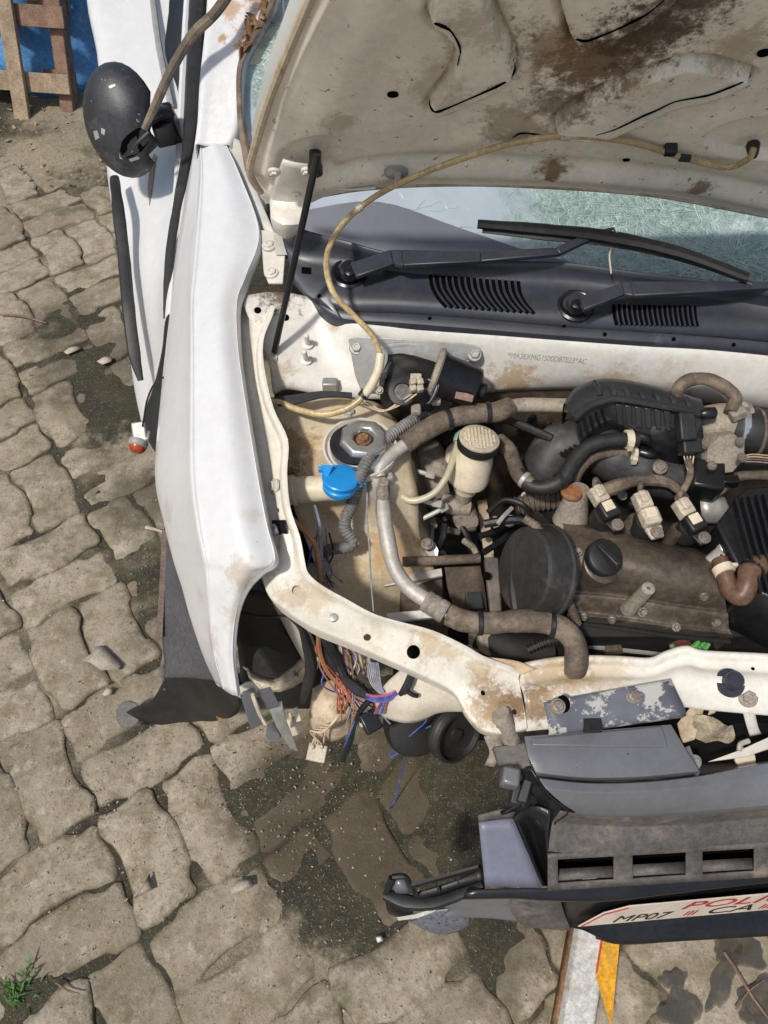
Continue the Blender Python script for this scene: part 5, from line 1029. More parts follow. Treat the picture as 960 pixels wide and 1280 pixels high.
for i in range(5): MB().tube([Z(532 + i * 3, 474, .90), Z(540 + i * 2, 480 + i, .895), Z(538, 496 + i * 2, .87), Z(534 - i, 505, .85)], .0016, 5).build('motor_wire', m_wgrey if i % 2 else m_tape, wplate)
for i in range(2): MB().tube([Z(515 + i * 6, 492, .895), Z(500 + i * 2, 502 + i * 3, .875), Z(478, 514 - i, .85), Z(455, 505 - i * 4, .85), Z(432, 496, .85)], .0016, 5).build('loose_wire', m_wcream, car)
for (a, b) in ((545, 500), (520, 512)): MB().box(Z(a, b, .86), (.016, .018, .012)).build('housing_lug', m_dustgrey, wplate, bevel=.003)

# air-conditioning pipe in its foam sleeve, the aluminium pipe and the rubber hose
MB().tube([Z(505, 556, .82), Z(528, 540, .83), Z(560, 524, .84), Z(595, 517, .845), Z(620, 515, .845), Z(638, 508, .845)], .0165, 14).build('foam_sleeve', m_dusthose, car, 'dusty foam sleeve on the air conditioning pipe')
ac = MB().tube([Z(475, 596, .81), Z(474, 588, .815), Z(480, 578, .82), Z(495, 564, .822), Z(512, 552, .824)], .0105, 12).build('aluminium_pipe', m_alu, car, 'bent aluminium air conditioning pipe')
MB().tube([Z(636, 508, .84), Z(660, 506, .84), Z(710, 507, .84)], .012, 12).build('pipe_end', m_dustgrey, ac)
MB().lathe(Z(472, 600, .80), Vector((.05, .35, 1)), [(.014, -.03), (.017, -.02), (.017, .0), (.013, .010)], 18).build('pipe_block', m_alu, ac)
MB().box(Z(478, 600, .79), (.034, .022, .03), Vector((.9, .3, 0))).build('pipe_joint', m_alu, ac, bevel=.004)
MB().lathe(Z(479, 612, .80), Vector((.05, .1, 1)), [(.0115, -.025), (.0115, .004), (.009, .008), (.009, .018), (.007, .02)], 8).build('service_port', m_dustgrey, ac)
MB().tube([Z(474, 606, .78), Z(478, 630, .775), Z(482, 660, .765), Z(490, 700, .745), Z(500, 722, .735), Z(515, 738, .73), Z(535, 752, .728)], .0125, 14).build('pipe_run', m_alu, ac, 'long aluminium pipe that dives between tower and rail')
hA, hB = Z(531, 750, .728), Z(560, 768, .722)
MB().lathe(hA, hB - hA, [(.0145, 0), (.0175, .001), (.0175, .009), (.0162, .011), (.0175, .013), (.0175, .021), (.0162, .023), (.0178, .026), (.0178, .036), (.0165, .038)], 20).build('crimp_ferrule', m_dustgrey, ac)
MB().tube([hB, Z(580, 776, .722), Z(610, 779, .722), Z(650, 776, .722), Z(682, 778, .72), Z(706, 788, .712), Z(719, 806, .70), Z(720, 832, .68), Z(716, 845, .66)], [.0175, .0175, .0175, .0175, .0178, .018, .018, .0175, .017], 16).build('rubber_hose', m_dusthose, ac, 'thick dusty rubber hose in front of the engine')
MB().tube([Z(548, 505, .825), Z(515, 526, .825), Z(488, 544, .83), Z(468, 562, .835), Z(456, 582, .835), Z(447, 606, .825)], .0085, 10, rib=(.0055, .0018)).build('conduit', m_conduit, car, 'grey corrugated conduit beside the strut tower')
MB().tube([Z(447, 604, .80), Z(441, 628, .77), Z(432, 648, .75), Z(432, 662, .735), Z(441, 676, .72), Z(434, 684, .71), Z(415, 686, .70), Z(403, 692, .69)], .0088, 10, rib=(.0055, .0018)).build('conduit', m_conduit, car, 'grey corrugated conduit that bends below the blue cap')
MB().tube([Z(545, 510, .80), Z(560, 500, .80)], .012, 8, 2).build('conduit_end', m_conduit, car)
MB().tube([Z(635, 525, .80), Z(660, 535, .80), Z(690, 548, .80)], .007, 8).build('servo_hose', m_rubber, car)

for (a, b, z, ax_, r) in ((690, 781, .718, (1, -.1, 0), .0185), (600, 779, .722, (1, 0, 0), .018), (700, 601, .803, (.7, .4, .1), .0132), (656, 600, .79, (.6, -.6, 0), .0132), (560, 524, .84, (.9, .3, 0), .0172), (610, 516, .845, (1, .1, 0), .0172), (940, 712, .789, (.5, .8, 0), .0172)):
    MB().lathe(Z(a, b, z), Vector(ax_), [(r, -.004), (r + .001, -.003), (r + .001, .003), (r, .004)], 18).build('hose_band', random.choice((m_tape, m_galv, m_tape)), car)
# washer filler neck and its blue cap
neck = MB().tube([Z(362, 613, .785), Z(380, 612, .79), Z(410, 610, .80), Z(428, 606, .81)], [.023, .0215, .021, .0225], 20).lathe(Z(365, 613, .785), Vector((1, .1, .1)), [(.025, 0), (.0255, .003), (.025, .006)], 20).build('washer_filler', m_cream, car, 'cream washer filler neck with a blue cap')
bax = Vector((.12, .22, .96)).normalized(); bc = Z(425, 602, .828)
MB().lathe(bc, bax, [(.024, -.016), (.0265, -.012), (.0265, -.006), (.0245, -.004), (.0245, .003), (.0285, .0045), (.029, .008), (.0275, .0098), (.012, .0105)], 32, sx=1.08).build('blue_cap', m_blue, neck, 'blue washer cap')
MB().prism([bc + Vector((-.028, .012, .012)), bc + Vector((-.020, -.006, .008)), bc + Vector((-.010, .018, .014)), bc + Vector((-.030, .018, .015))], bax * .004).box(Z(402, 587, .84), (.010, .006, .010)).build('cap_tab', m_blue, neck, bevel=.001)
MB().prism([bc + Vector((.022, .010, .002)), bc + Vector((.020, -.014, -.006)), bc + Vector((.040, -.004, -.006)), bc + Vector((.038, .004, -.003))], bax * .004).build('cap_tab', m_blue, neck, bevel=.001)
# washer hose from the hood nozzle down to the bay
hz = [HP(942, 186, .012), HP(936, 198, .018), HP(915, 208, .014), HP(890, 206, .012), HP(845, 194, .010), HP(800, 180, .010), HP(755, 172, .012), HP(700, 170, .012), HP(640, 179, .012), HP(575, 199, .016), HP(515, 222, .024), Z(470, 245, 1.075), Z(435, 273, 1.055), Z(413, 305, 1.04), Z(408, 335, 1.03), Z(418, 368, 1.01), Z(443, 395, .985), Z(466, 420, .955), Z(476, 445, .93)]
MB().tube(hz, .0046, 9).build('washer_hose', m_tubing, car, 'yellowed washer hose looping from the hood into the bay')
MB().tube([Z(476, 442, .932), Z(473, 462, .915), Z(464, 482, .895), Z(455, 494, .88)], .0072, 10).build('hose_sleeve', m_cream, car)
MB().tube([Z(456, 492, .882), Z(446, 503, .872), Z(428, 513, .862), Z(402, 518, .855), Z(372, 512, .85), Z(352, 504, .85), Z(340, 502, .85)], .0055, 10).build('washer_hose', m_tubing, car, 'lower run of the washer hose across the apron')
MB().tube([Z(458, 489, .884), Z(452, 497, .877)], .0085, 10, 2).build('hose_tape', m_tape, car)
for (a, b) in ((448, 260), (706, 170), (856, 197)): MB().tube([HP(a - 6, b, .013) if a > 500 else Z(452, 258, 1.066), HP(a + 6, b + 1, .013) if a > 500 else Z(446, 263, 1.062)], .0056, 9, 2).build('hose_joint', m_tan if a < 800 else m_tape, car)
MB().box(HP(838, 187, .008), (.018, .014, .016), Vector((1, 0, 0)), HS).build('hose_clip', m_tape, car, bevel=.003)
MB().lathe(HP(941, 178, -.004), HN, [(.008, 0), (.010, .004), (.007, .018), (.005, .022)], 14).build('washer_nozzle', m_tape, car)
mb = MB()
for i in range(7): mb.tube([Z(342 + i, 498 + i * 1.5, .85), Z(372, 494 + i * 1.6, .853), Z(405, 490 + i, .858), Z(440, 492 + i * .6, .862)], .0022, 5)
mb.build('apron_harness', m_tape, car)
# ------------------------------------------------------------------ broken front end
def ZG(rows): return [[Z(*p) for p in r] for r in rows]
bumper = MB().grid(ZG([[(655, 921, .652), (720, 916, .654), (790, 910, .655), (838, 906, .656)], [(660, 946, .650), (725, 948, .652), (795, 944, .652), (857, 938, .652)], [(669, 964, .645), (730, 970, .645), (800, 969, .645), (873, 962, .645)], [(671, 968, .622), (731, 974, .622), (800, 973, .622), (874, 966, .622)]]), 2, 5, linu=True).build('front_bumper', m_greyplastic, car, 'broken grey plastic bumper and grille shroud', bevel=.0022, seg=3, solid=.003, sharp=30)
MB().prism(ZG([[(664, 923, .652), (826, 908, .656), (834, 935, .654), (665, 933, .652)]])[0], (0, -.001, .006)).build('raised_panel', m_greyplastic, bumper, bevel=.0025, seg=3)
MB().grid(ZG([[(674, 974, .610), (733, 980, .610), (800, 979, .610), (876, 970, .610), (960, 954, .612), (1080, 940, .612)], [(674, 975, .634), (733, 981, .634), (800, 980, .634), (876, 972, .634), (960, 956, .636), (1080, 942, .636)], [(682, 986, .634), (738, 990, .634), (800, 989, .634), (880, 982, .634), (960, 968, .635), (1080, 955, .635)], [(704, 1004, .615), (742, 1006, .615), (800, 1006, .615), (880, 1001, .615), (960, 992, .616), (1080, 982, .616)],
    [(718, 1012, .598), (748, 1015, .598), (800, 1015, .598), (880, 1011, .598), (960, 1004, .60), (1080, 994, .60)], [(719, 1016, .578), (748, 1019, .578), (800, 1019, .578), (880, 1015, .578), (960, 1008, .58), (1080, 998, .58)]]), 2, 5, linu=True).build('shroud_nose', m_greyplastic, bumper, bevel=.0025, seg=3, solid=.003, sharp=20)
MB().prism(ZG([[(853, 936, .640), (862, 932, .640), (875, 966, .632), (872, 970, .632)]])[0], (0, 0, -.06)).build('shroud_wall', m_greyplastic, bumper)
MB().grid(ZG([[(700, 1012, .585), (745, 1019, .572), (800, 1019, .572), (880, 1015, .572), (960, 1008, .574), (1080, 998, .574)], [(690, 1026, .545), (745, 1030, .54), (800, 1031, .54), (880, 1027, .54), (960, 1020, .54), (1080, 1012, .54)], [(686, 1050, .52), (745, 1056, .518), (800, 1056, .518), (880, 1050, .518), (960, 1042, .518), (1080, 1034, .518)], [(684, 1063, .508), (745, 1068, .505), (800, 1066, .505), (880, 1058, .505), (960, 1050, .505), (1080, 1042, .505)]]), 3, 5, linu=True).build('bumper_face', m_greydusty, bumper, bevel=.003, seg=3, solid=.003, sharp=20)
xs_ = [684, 696, 766, 789, 856, 876, 941, 965, 1010, 1080]
def frow(y0, k_, z): return [Z(x, y0 - (x - 684) * k_, z) for x in xs_]
slots = MB().grid([frow(1065, .055, .506), frow(1071, .055, .497), frow(1102, .06, .452), frow(1110, .062, .442)], 1, 1, True, True, skip=lambda u, v: .3 < u < .6 and int(v * 9 + .01) in (1, 3, 5, 7)).build('slotted_bar', m_greydusty, bumper, 'dusty bumper bar with rectangular slots', solid=.006, sharp=30)
for (a, b) in ((696, 766), (789, 856), (876, 941)):
    k_ = .058; y_ = 1100 - (a - 684) * k_
    MB().grid([[Z(a, y_ + 1, .455), Z(b, y_ + 1 - (b - a) * k_, .455)], [Z(a, y_ - 13, .456), Z(b, y_ - 13 - (b - a) * k_, .456)]], 1, 1).build('slot_ledge', m_greydusty, bumper, solid=.003)
    MB().prism([Z(a - 4, y_ - 32, .44), Z(b + 4, y_ - 34, .44), Z(b + 4, y_ - 4, .40), Z(a - 4, y_ - 2, .40)], (0, 0, -.004)).build('slot_shade_board', m_void, bumper)  # near-black board that paints the shade behind the slot
lipr = ZG([[(585, 1112, .438), (640, 1110, .440), (690, 1110, .442), (760, 1107, .442), (840, 1101, .442), (960, 1092, .442), (1080, 1083, .442)], [(580, 1117, .436), (640, 1116, .438), (690, 1117, .438), (760, 1115, .438), (840, 1108, .438), (960, 1097, .438), (1080, 1088, .438)], [(580, 1122, .428), (640, 1121, .428), (690, 1124, .43), (760, 1124, .43), (840, 1115, .43), (960, 1101, .43), (1080, 1091, .43)]])
lipr.append([p + Vector((0, .006, -.03)) for p in lipr[-1]])
MB().grid(lipr, 4, 4).build('bumper_lip', m_black, bumper, solid=.003, sharp=45)
low = ZG([[(690, 1126, .40), (745, 1128, .39), (830, 1117, .39), (960, 1100, .39), (1080, 1090, .39)], [(690, 1158, .31), (725, 1159, .298), (840, 1150, .298), (960, 1138, .298), (1080, 1128, .298)], [(740, 1166, .275), (775, 1172, .268), (850, 1166, .268), (960, 1158, .268), (1080, 1150, .268)], [(745, 1169, .262), (777, 1176, .255), (850, 1172, .255), (960, 1166, .255), (1080, 1158, .255)]])
low = [[p + Vector((0, .012, -.004)) for p in low[0]], [p + Vector((0, .012, -.004)) for p in low[1]], low[2], low[3], [p + Vector((0, .05, -.01)) for p in low[3]]]
MB().grid(low, 4, 4).build('lower_bumper', m_black, bumper, solid=.003, sharp=45)
MB().grid(ZG([[(640, 1119, .42), (700, 1122, .42)], [(638, 1135, .385), (705, 1140, .38)], [(650, 1152, .35), (712, 1158, .33)], [(655, 1156, .30), (712, 1160, .29)]]), 3, 3).build('bumper_corner', m_greydusty, bumper, solid=.004)
# number plate, its border and lettering
NPx = Z(1010, 1131, .297) - Z(722, 1157, .297); nA = Z(722, 1157, .297); ndir = NPx.normalized(); nup = (Z(760, 1127, .392) - Z(760, 1153.6, .297)); nup = (nup - ndir * nup.dot(ndir)); nh = nup.length * .76; nup.normalize()
nn_ = ndir.cross(nup).normalized()
def npt(a, b, d=0): return nA + ndir * a + nup * b + nn_ * d
pol = [npt(0, .0), npt(.46, 0), npt(.46, nh), npt(.075, nh), npt(.035, nh * .72)]
nplate = MB().prism(pol, nn_ * .0022).build('number_plate', M('plate_white', (.60, .52, .43), .5, grit=.07, var=.10, dirt=(.33, .24, .17), damt=.40, bump=.05), bumper, 'bent white number plate lettered POLICE', bevel=.0006)
m_pred = M('plate_red', (.42, .03, .03), .5, var=.1, bump=0); m_pblk = M('plate_black', (.02, .018, .018), .5, var=.1, bump=0)
text_mesh('POLICE', npt(.165, nh * .56, .0026), ndir * .235, nup, nh * .54, m_pred, 'plate_lettering', bumper, .0005, .35)
text_mesh('MP07', npt(.055, nh * .12, .0026), ndir * .105, nup, nh * .50, m_pblk, 'plate_lettering', bumper, .0005, .35)
text_mesh('III', npt(.178, nh * .14, .0026), ndir * .026, nup, nh * .38, m_pred, 'plate_lettering', bumper, .0005, .35)
text_mesh('CA', npt(.215, nh * .12, .0026), ndir * .085, nup, nh * .50, m_pblk, 'plate_lettering', bumper, .0005, .35)
text_mesh('III', npt(.31, nh * .14, .0026), ndir * .026, nup, nh * .38, m_pred, 'plate_lettering', bumper, .0005, .35)
MB().tube([npt(.006, .004, .003), npt(.036, nh * .68, .003), npt(.074, nh * .93, .003)], .0012, 5, 3, linear=True).build('plate_border', m_pred, bumper)
# fog lamp pocket and the flank behind it
MB().grid(ZG([[(598, 1027, .505), (620, 1024, .507), (641, 1022, .508)], [(602, 1066, .47), (628, 1064, .472), (659, 1064, .474)], [(606, 1106, .437), (640, 1107, .438), (677, 1108, .44)]]), 3, 3).build('fog_lamp_blank', M('violet_grey_plastic', (.155, .16, .21), .42, grit=.07, var=.08, vscale=8, dirt=(.24, .23, .24), damt=.16, spots=(.01, .01, .01), sscale=110, sthr=.70, bump=.12, bscale=600), bumper, 'smooth grey fog lamp blank flecked with black', solid=.004)
MB().grid(ZG([[(597, 1018, .515), (625, 1011, .52), (645, 1010, .53)], [(598, 1026, .506), (620, 1023, .508), (641, 1021, .51)]]), 2, 3).build('blank_rim', m_greydusty, bumper, solid=.003)
MB().grid(ZG([[(641, 1022, .51), (652, 1012, .53), (668, 1006, .555), (690, 1012, .56)], [(652, 1045, .49), (664, 1040, .47), (676, 1040, .50), (686, 1045, .53)], [(668, 1085, .455), (676, 1080, .43), (683, 1078, .45), (688, 1080, .49)], [(678, 1108, .44), (684, 1108, .42), (688, 1108, .42), (692, 1108, .44)]]), 4, 4).build('pocket_wall', m_black, bumper, solid=.003)
MB().grid(ZG([[(650, 962, .61), (662, 958, .625), (672, 972, .625)], [(662, 985, .575), (676, 985, .59), (690, 995, .60)], [(672, 1008, .54), (686, 1006, .56), (712, 1014, .585)], [(668, 1030, .52), (684, 1040, .52), (692, 1030, .54)]]), 4, 4).build('bumper_flank', m_black, bumper, solid=.003)
MB().prism(ZG([[(614, 936, .615), (656, 930, .62), (664, 962, .61), (652, 964, .606), (648, 957, .608), (622, 958, .606)]])[0], (0, 0, .012)).build('side_bracket', m_greydusty, bumper, bevel=.003)
MB().box(Z(638, 972, .60), (.030, .030, .034), Vector((.97, -.2, 0)), Vector((.2, .9, .1)), .85).build('bracket_lug', m_greyplastic, bumper, bevel=.004)
MB().box(Z(646, 992, .575), (.022, .040, .02), Vector((.95, -.25, 0)), Vector((.2, .9, .3)), .8).box(Z(657, 985, .585), (.020, .055, .016), Vector((.9, -.35, 0)), Vector((.35, .9, .3)), .8).build('bracket_prong', m_black, bumper, bevel=.003)
MB().grid(ZG([[(645, 1008, .545), (662, 990, .56), (668, 985, .57)], [(625, 1014, .525), (640, 1012, .53), (660, 1010, .54)]]), 3, 3).build('bracket_web', m_black, bumper, solid=.006)
# torn-off corner that sticks out to the left
cor = MB().tube([Z(481, 1117, .37), Z(505, 1127, .37), Z(540, 1129, .385), (Z(575, 1118, .41)), Z(604, 1106, .432)], [.010, .012, .011, .009, .007], 8, flat=.7).build('bumper_end', m_blackmatt, bumper, 'torn black bumper end pointing to the left')
MB().grid(ZG([[(516, 1116, .385), (545, 1108, .40), (575, 1098, .415), (602, 1086, .435)], [(520, 1124, .375), (548, 1118, .39), (578, 1108, .405), (606, 1104, .425)]]), 2, 4).build('end_shelf', m_blackmatt, bumper, solid=.003)
for (a, b, c_, d_) in ((518, 1108, 521, 1122), (545, 1102, 548, 1118), (569, 1094, 572, 1110), (598, 1084, 602, 1104)): MB().prism(ZG([[(a - 1, b, .40), (a + 1, b, .40), (c_ + 1, d_, .385), (c_ - 1, d_, .385)]])[0], (0, 0, .025)).build('end_rib', m_blackmatt, bumper)
MB().bar(Z(517, 1107, .415), Z(600, 1084, .452), .004, .03).build('end_wall', m_blackmatt, bumper)
MB().tube([Z(490, 1097, .40), Z(486, 1108, .385), Z(483, 1118, .37)], .006, 8).tube([Z(490, 1096, .40), Z(506, 1096, .40), Z(512, 1106, .39), Z(515, 1116, .385)], .005, 8).build('end_loop', m_blackmatt, bumper)
MB().grid(ZG([[(490, 1098, .385), (509, 1098, .385)], [(494, 1116, .37), (514, 1116, .37)]]), 2, 2).build('end_cup', m_greyplastic, bumper, solid=.003)
MB().grid(ZG([[(482, 1120, .36), (510, 1130, .36), (518, 1132, .36)], [(485, 1136, .335), (505, 1142, .335), (516, 1140, .34)], [(492, 1142, .32), (510, 1146, .325), (518, 1142, .33)]]), 3, 3).build('end_cup', m_black, bumper, solid=.004)
MB().grid(ZG([[(545, 1128, .385), (600, 1112, .42), (645, 1113, .425), (690, 1119, .425)], [(560, 1134, .36), (600, 1124, .385), (645, 1127, .39), (690, 1130, .39)], [(562, 1137, .345), (610, 1132, .36), (650, 1134, .36), (692, 1138, .36)], [(555, 1142, .335), (610, 1142, .335), (650, 1146, .335), (692, 1147, .335)], [(555, 1144, .32), (610, 1146, .32), (650, 1150, .32), (692, 1150, .32)]]), 3, 4, linu=True).build('lower_moulding', m_greyplastic, bumper, solid=.003, sharp=25)
MB().grid(ZG([[(545, 1136, .30), (565, 1134, .305), (584, 1136, .31)], [(525, 1146, .27), (560, 1150, .275), (586, 1150, .28)], [(515, 1150, .25), (545, 1158, .25), (583, 1158, .25)], [(510, 1148, .235), (540, 1163, .23), (560, 1165, .23)]]), 4, 4).build('broken_skirt', M('flecked_grey_plastic', (.13, .135, .165), .4, var=.1, spots=(.01, .01, .012), sscale=150, sthr=.6, bump=.12), bumper, 'broken skirt below the torn bumper end', solid=.004)
MB().prism(ZG([[(496, 1147, .335), (520, 1143, .345), (542, 1136, .36), (545, 1139, .358), (522, 1148, .343), (498, 1151, .333)]])[0], (0, 0, .003)).build('split_edge', m_galv, bumper)
# hood latch and horn bracket behind the shroud
MB().grid(ZG([[(862, 900, .63), (878, 892, .645), (905, 905, .64)], [(866, 918, .62), (890, 915, .632), (916, 908, .63)], [(882, 930, .605), (900, 928, .61), (918, 922, .61)]]), 4, 4, crumple=.007, cs=45).build('mud_clod', M('dried_mud', (.30, .25, .17), .95, var=.4, vscale=40, bump=.9, bscale=90, bdist=.004), car, 'lump of dried mud caught on the latch')
latch = MB().prism(ZG([[(888, 876, .655), (900, 874, .658), (893, 892, .648), (884, 895, .645)]])[0], (0, 0, .006)).prism(ZG([[(846, 905, .63), (862, 885, .64), (880, 885, .64), (868, 925, .615), (852, 930, .61)]])[0], (0, 0, .004)).build('hood_latch', m_baydirty, car, 'muddy hood latch bracket', bevel=.002)
MB().grid(ZG([[(925, 876, .672), (944, 872, .675)], [(928, 890, .66), (942, 888, .66)], [(932, 905, .64), (946, 905, .64)], [(936, 918, .62), (950, 915, .62)]]), 4, 3).build('latch_stay', m_bay, latch, solid=.004)
mb = MB(); mb.bolt(Z(935, 872, .684), (0, -.3, 1), .010, .009); mb.build('bolt', m_dustgrey, latch)
MB().prism(ZG([[(884, 953, .60), (925, 938, .61), (960, 922, .615), (975, 920, .615), (975, 932, .61), (930, 947, .605)]])[0], (0, 0, .004)).build('release_lever', m_bay, latch, bevel=.001)
MB().lathe(Z(930, 948, .60), (0, -.3, 1), [(.016, 0), (.016, .004), (.006, .005)], 14).build('latch_pivot', m_cream, latch)
MB().tube([Z(924, 938, .62), Z(926, 930, .622), Z(936, 926, .622)], .004, 8).build('latch_hook', m_alu, latch)
mb = MB(); mb.bolt(Z(868, 953, .625), (.2, -.5, .8), .008, .007); mb.build('bolt', m_galv, car)
MB().prism([Vector((.30, .36, .52)), Vector((1.1, .36, .52)), Vector((1.1, .40, .60)), Vector((.30, .40, .60))], (0, .03, -.2)).build('radiator', m_black, car, 'black radiator behind the grille')

# front wheel, turned away under the arch
wc = Vector((-.215, .83, .268)); wheel = MB().lathe(wc - Vector((.01, 0, 0)), (1, 0, 0), [(.05, -.02), (.06, -.012), (.06, .012), (.05, .02)], 24).build('wheel', m_boltm, car)
MB().lathe(wc - Vector((.08, 0, 0)), (1, 0, 0), [(.18, .008), (.215, 0), (.252, .008), (.268, .03), (.268, .13), (.252, .152), (.215, .16), (.18, .152)], 48).build('tyre', m_rubber, wheel)
MB().lathe(wc - Vector((.07, 0, 0)), (1, 0, 0), [(.182, 0), (.178, .02), (.14, .045), (.05, .05), (.05, .07), (.16, .08), (.182, .14)], 40).build('rim', m_dark, wheel)
# below the rail: brackets, pulley, loom
MB().grid(ZG([[(505, 835, .60), (525, 828, .62), (560, 840, .62), (582, 862, .60)], [(480, 858, .57), (515, 850, .60), (550, 860, .60), (585, 880, .58)], [(470, 880, .54), (510, 878, .575), (545, 880, .575), (585, 888, .56)], [(472, 893, .51), (505, 902, .53), (530, 898, .53), (545, 885, .54)]]), 5, 5).build('headlamp_bracket', M('cream_bracket', (.58, .52, .42), .5, grit=.07, var=.1, dirt=(.33, .22, .12), damt=.32, spots=(.1, .06, .03), sscale=150, sthr=.7, bump=.15), car, 'cream pressed bracket under the wing rail', solid=.003, sharp=60)
pax = Vector((.55, -.62, .5)).normalized()
pul = MB().lathe(Z(563, 913, .42), pax, [(.040, -.004), (.052, .0), (.054, .008), (.050, .011), (.053, .014), (.050, .018), (.053, .021), (.051, .026), (.046, .027), (.043, .018), (.028, .012), (.012, .014), (.011, .02)], 40).build('crank_pulley', m_rubber, car, 'ribbed black pulley below the rail')
MB().lathe(Z(520, 912, .40), Vector((.2, -.5, .8)), [(.05, -.06), (.055, -.02), (.05, .0), (.03, .01)], 26).build('horn', m_dark, car)
MB().grid(ZG([[(605, 920, .55), (625, 915, .56)], [(612, 940, .52), (628, 935, .53)], [(606, 955, .50), (618, 958, .50)]]), 3, 3).build('tie_strap', m_dustgrey, car, solid=.003)
MB().grid(ZG([[(392, 860, .46), (415, 850, .48), (440, 860, .47)], [(388, 900, .42), (412, 905, .44), (438, 900, .43)], [(395, 915, .40), (415, 925, .41), (440, 915, .40)]]), 4, 4).build('chassis_leg', m_baydirty, car, solid=.004)
MB().grid(ZG([[(420, 800, .52), (450, 815, .55), (475, 815, .55)], [(430, 830, .50), (455, 840, .53), (470, 845, .53)], [(440, 860, .45), (460, 870, .46), (470, 880, .46)]]), 4, 4, crumple=.005, cs=40).build('chassis_leg', m_baydirty, car, solid=.004)
MB().grid(ZG([[(338, 745, .66), (372, 768, .68)], [(352, 772, .60), (388, 790, .63)], [(372, 810, .52), (396, 810, .55)], [(380, 825, .48), (396, 820, .50)]]), 4, 4).build('apron_stay', m_bay, car, 'cream stay hanging below the wing rail', solid=.003)
MB().grid(ZG([[(304, 834, .46), (318, 842, .46), (340, 850, .45), (360, 840, .46), (380, 822, .47), (396, 808, .49)], [(309, 838, .48), (322, 852, .475), (345, 858, .47), (366, 850, .475), (384, 834, .48), (398, 820, .50)], [(312, 846, .455), (328, 862, .45), (350, 863, .445), (370, 855, .45), (388, 842, .455), (400, 830, .47)]]), 4, 4, crumple=.003, cs=60).build('crumpled_bracket', M('chipped_cream_paint', (.60, .52, .38), .55, var=.12, dirt=(.42, .26, .09), damt=.42, spots=(.05, .03, .02), sscale=75, sthr=.62, bump=.4), car, 'crumpled chipped cream bracket under the fender', solid=.003)
MB().grid(ZG([[(296, 735, .66), (318, 735, .67), (345, 745, .67)], [(292, 775, .55), (322, 775, .52), (352, 775, .55)], [(296, 815, .44), (328, 815, .40), (372, 815, .43)], [(300, 858, .36), (330, 858, .33), (375, 850, .36)]]), 5, 5, crumple=.006).build('wheel_arch_liner', m_dark, car, 'dark inner wheel arch liner', solid=.003)
liner = MB().grid(ZG([[(206, 660, .46), (222, 668, .53), (240, 668, .58)], [(203, 715, .40), (222, 720, .46), (250, 715, .55)], [(202, 775, .33), (224, 780, .38), (262, 775, .48)], [(206, 830, .27), (228, 838, .31), (272, 830, .42)], [(204, 846, .25), (230, 846, .28), (285, 850, .40)]]), 5, 5, crumple=.003).build('torn_liner', M('grey_liner_plastic', (.085, .083, .09), .55, var=.15, dirt=(.20, .18, .16), damt=.3, bump=.15), car, 'torn grey wheel liner hanging outside the fender', solid=.003)
MB().bar(Z(208, 662, .47), Z(201, 795, .32), .012, .016).build('liner_edge', M('brown_liner_edge', (.15, .105, .085), .8, var=.3, vscale=30, bump=.4), liner)
MB().tube([Z(203, 770, .33), Z(206, 815, .27), Z(203, 835, .24), Z(207, 862, .20)], .005, 7, flat=.5).build('liner_lip', m_greydusty, liner)
MB().grid(ZG([[(208, 842, .245), (245, 842, .31), (285, 848, .39), (302, 866, .40)], [(200, 866, .17), (235, 868, .22), (268, 872, .29), (300, 885, .31)], [(172, 884, .09), (212, 886, .12), (250, 890, .18), (285, 896, .22)], [(148, 895, .05), (186, 905, .06), (225, 903, .09), (262, 900, .13)]]), 5, 5, crumple=.008, cs=14).build('mud_flap', m_blackmatt, liner, 'black flap dragging on the pavers', solid=.003)
MB().lathe(Z(161, 893, .06), Vector((-.1, -.4, .9)), [(.012, -.002), (.028, 0), (.030, .002), (.028, .004), (.006, .004)], 22, sx=1.05).build('flap_tip', m_greydusty, liner)
MB().lathe(Z(277, 893, .20), Vector((0, -.5, .8)), [(.006, 0), (.011, .001), (.012, .004), (.006, .005)], 14).build('flap_grommet', m_rust, liner)
# torn grey headlamp remains at the fender tip
MB().prism(ZG([[(301, 872, .60), (315, 866, .60), (328, 905, .53), (313, 913, .52)]])[0], Vector((.004, .004, .016))).build('lamp_stub', m_greyplastic, car, 'torn grey plastic stub at the fender tip', bevel=.002)
MB().prism(ZG([[(320, 868, .60), (338, 863, .60), (348, 884, .56), (334, 888, .55)]])[0], Vector((.002, .004, .010))).build('lamp_stub', m_greyplastic, car, bevel=.002)
MB().prism(ZG([[(334, 882, .56), (352, 879, .56), (358, 905, .50), (372, 940, .44), (362, 936, .45), (346, 910, .50)]])[0], Vector((.001, .003, .003))).build('lamp_splinter', m_galv, car, 'long pale plastic splinter', bevel=.0008)
MB().tube([Z(316, 868, .61), Z(320, 880, .59), Z(326, 895, .55), Z(332, 905, .53)], .0035, 6).build('broken_rim', m_cream, car)
MB().grid(ZG([[(296, 858, .60), (312, 850, .61), (326, 862, .60)], [(298, 868, .585), (314, 864, .59), (322, 870, .59)]]), 4, 4, crumple=.004).build('fender_tab', m_bay, fender, solid=.002)
MB().lathe(Z(342, 918, .46), Vector((.1, -.8, .5)), [(.012, -.02), (.014, 0), (.011, .006)], 14).build('lamp_socket', m_greyplastic, car)
MB().tube([Z(360, 768, .68), Z(376, 785, .65), Z(385, 810, .60), Z(389, 830, .56), Z(386, 850, .53), Z(377, 877, .49)], [.004, .005, .010, .011, .010, .006], 9).build('lamp_cable', m_rubber, car, 'black cable with a bulb socket hanging below the rail')
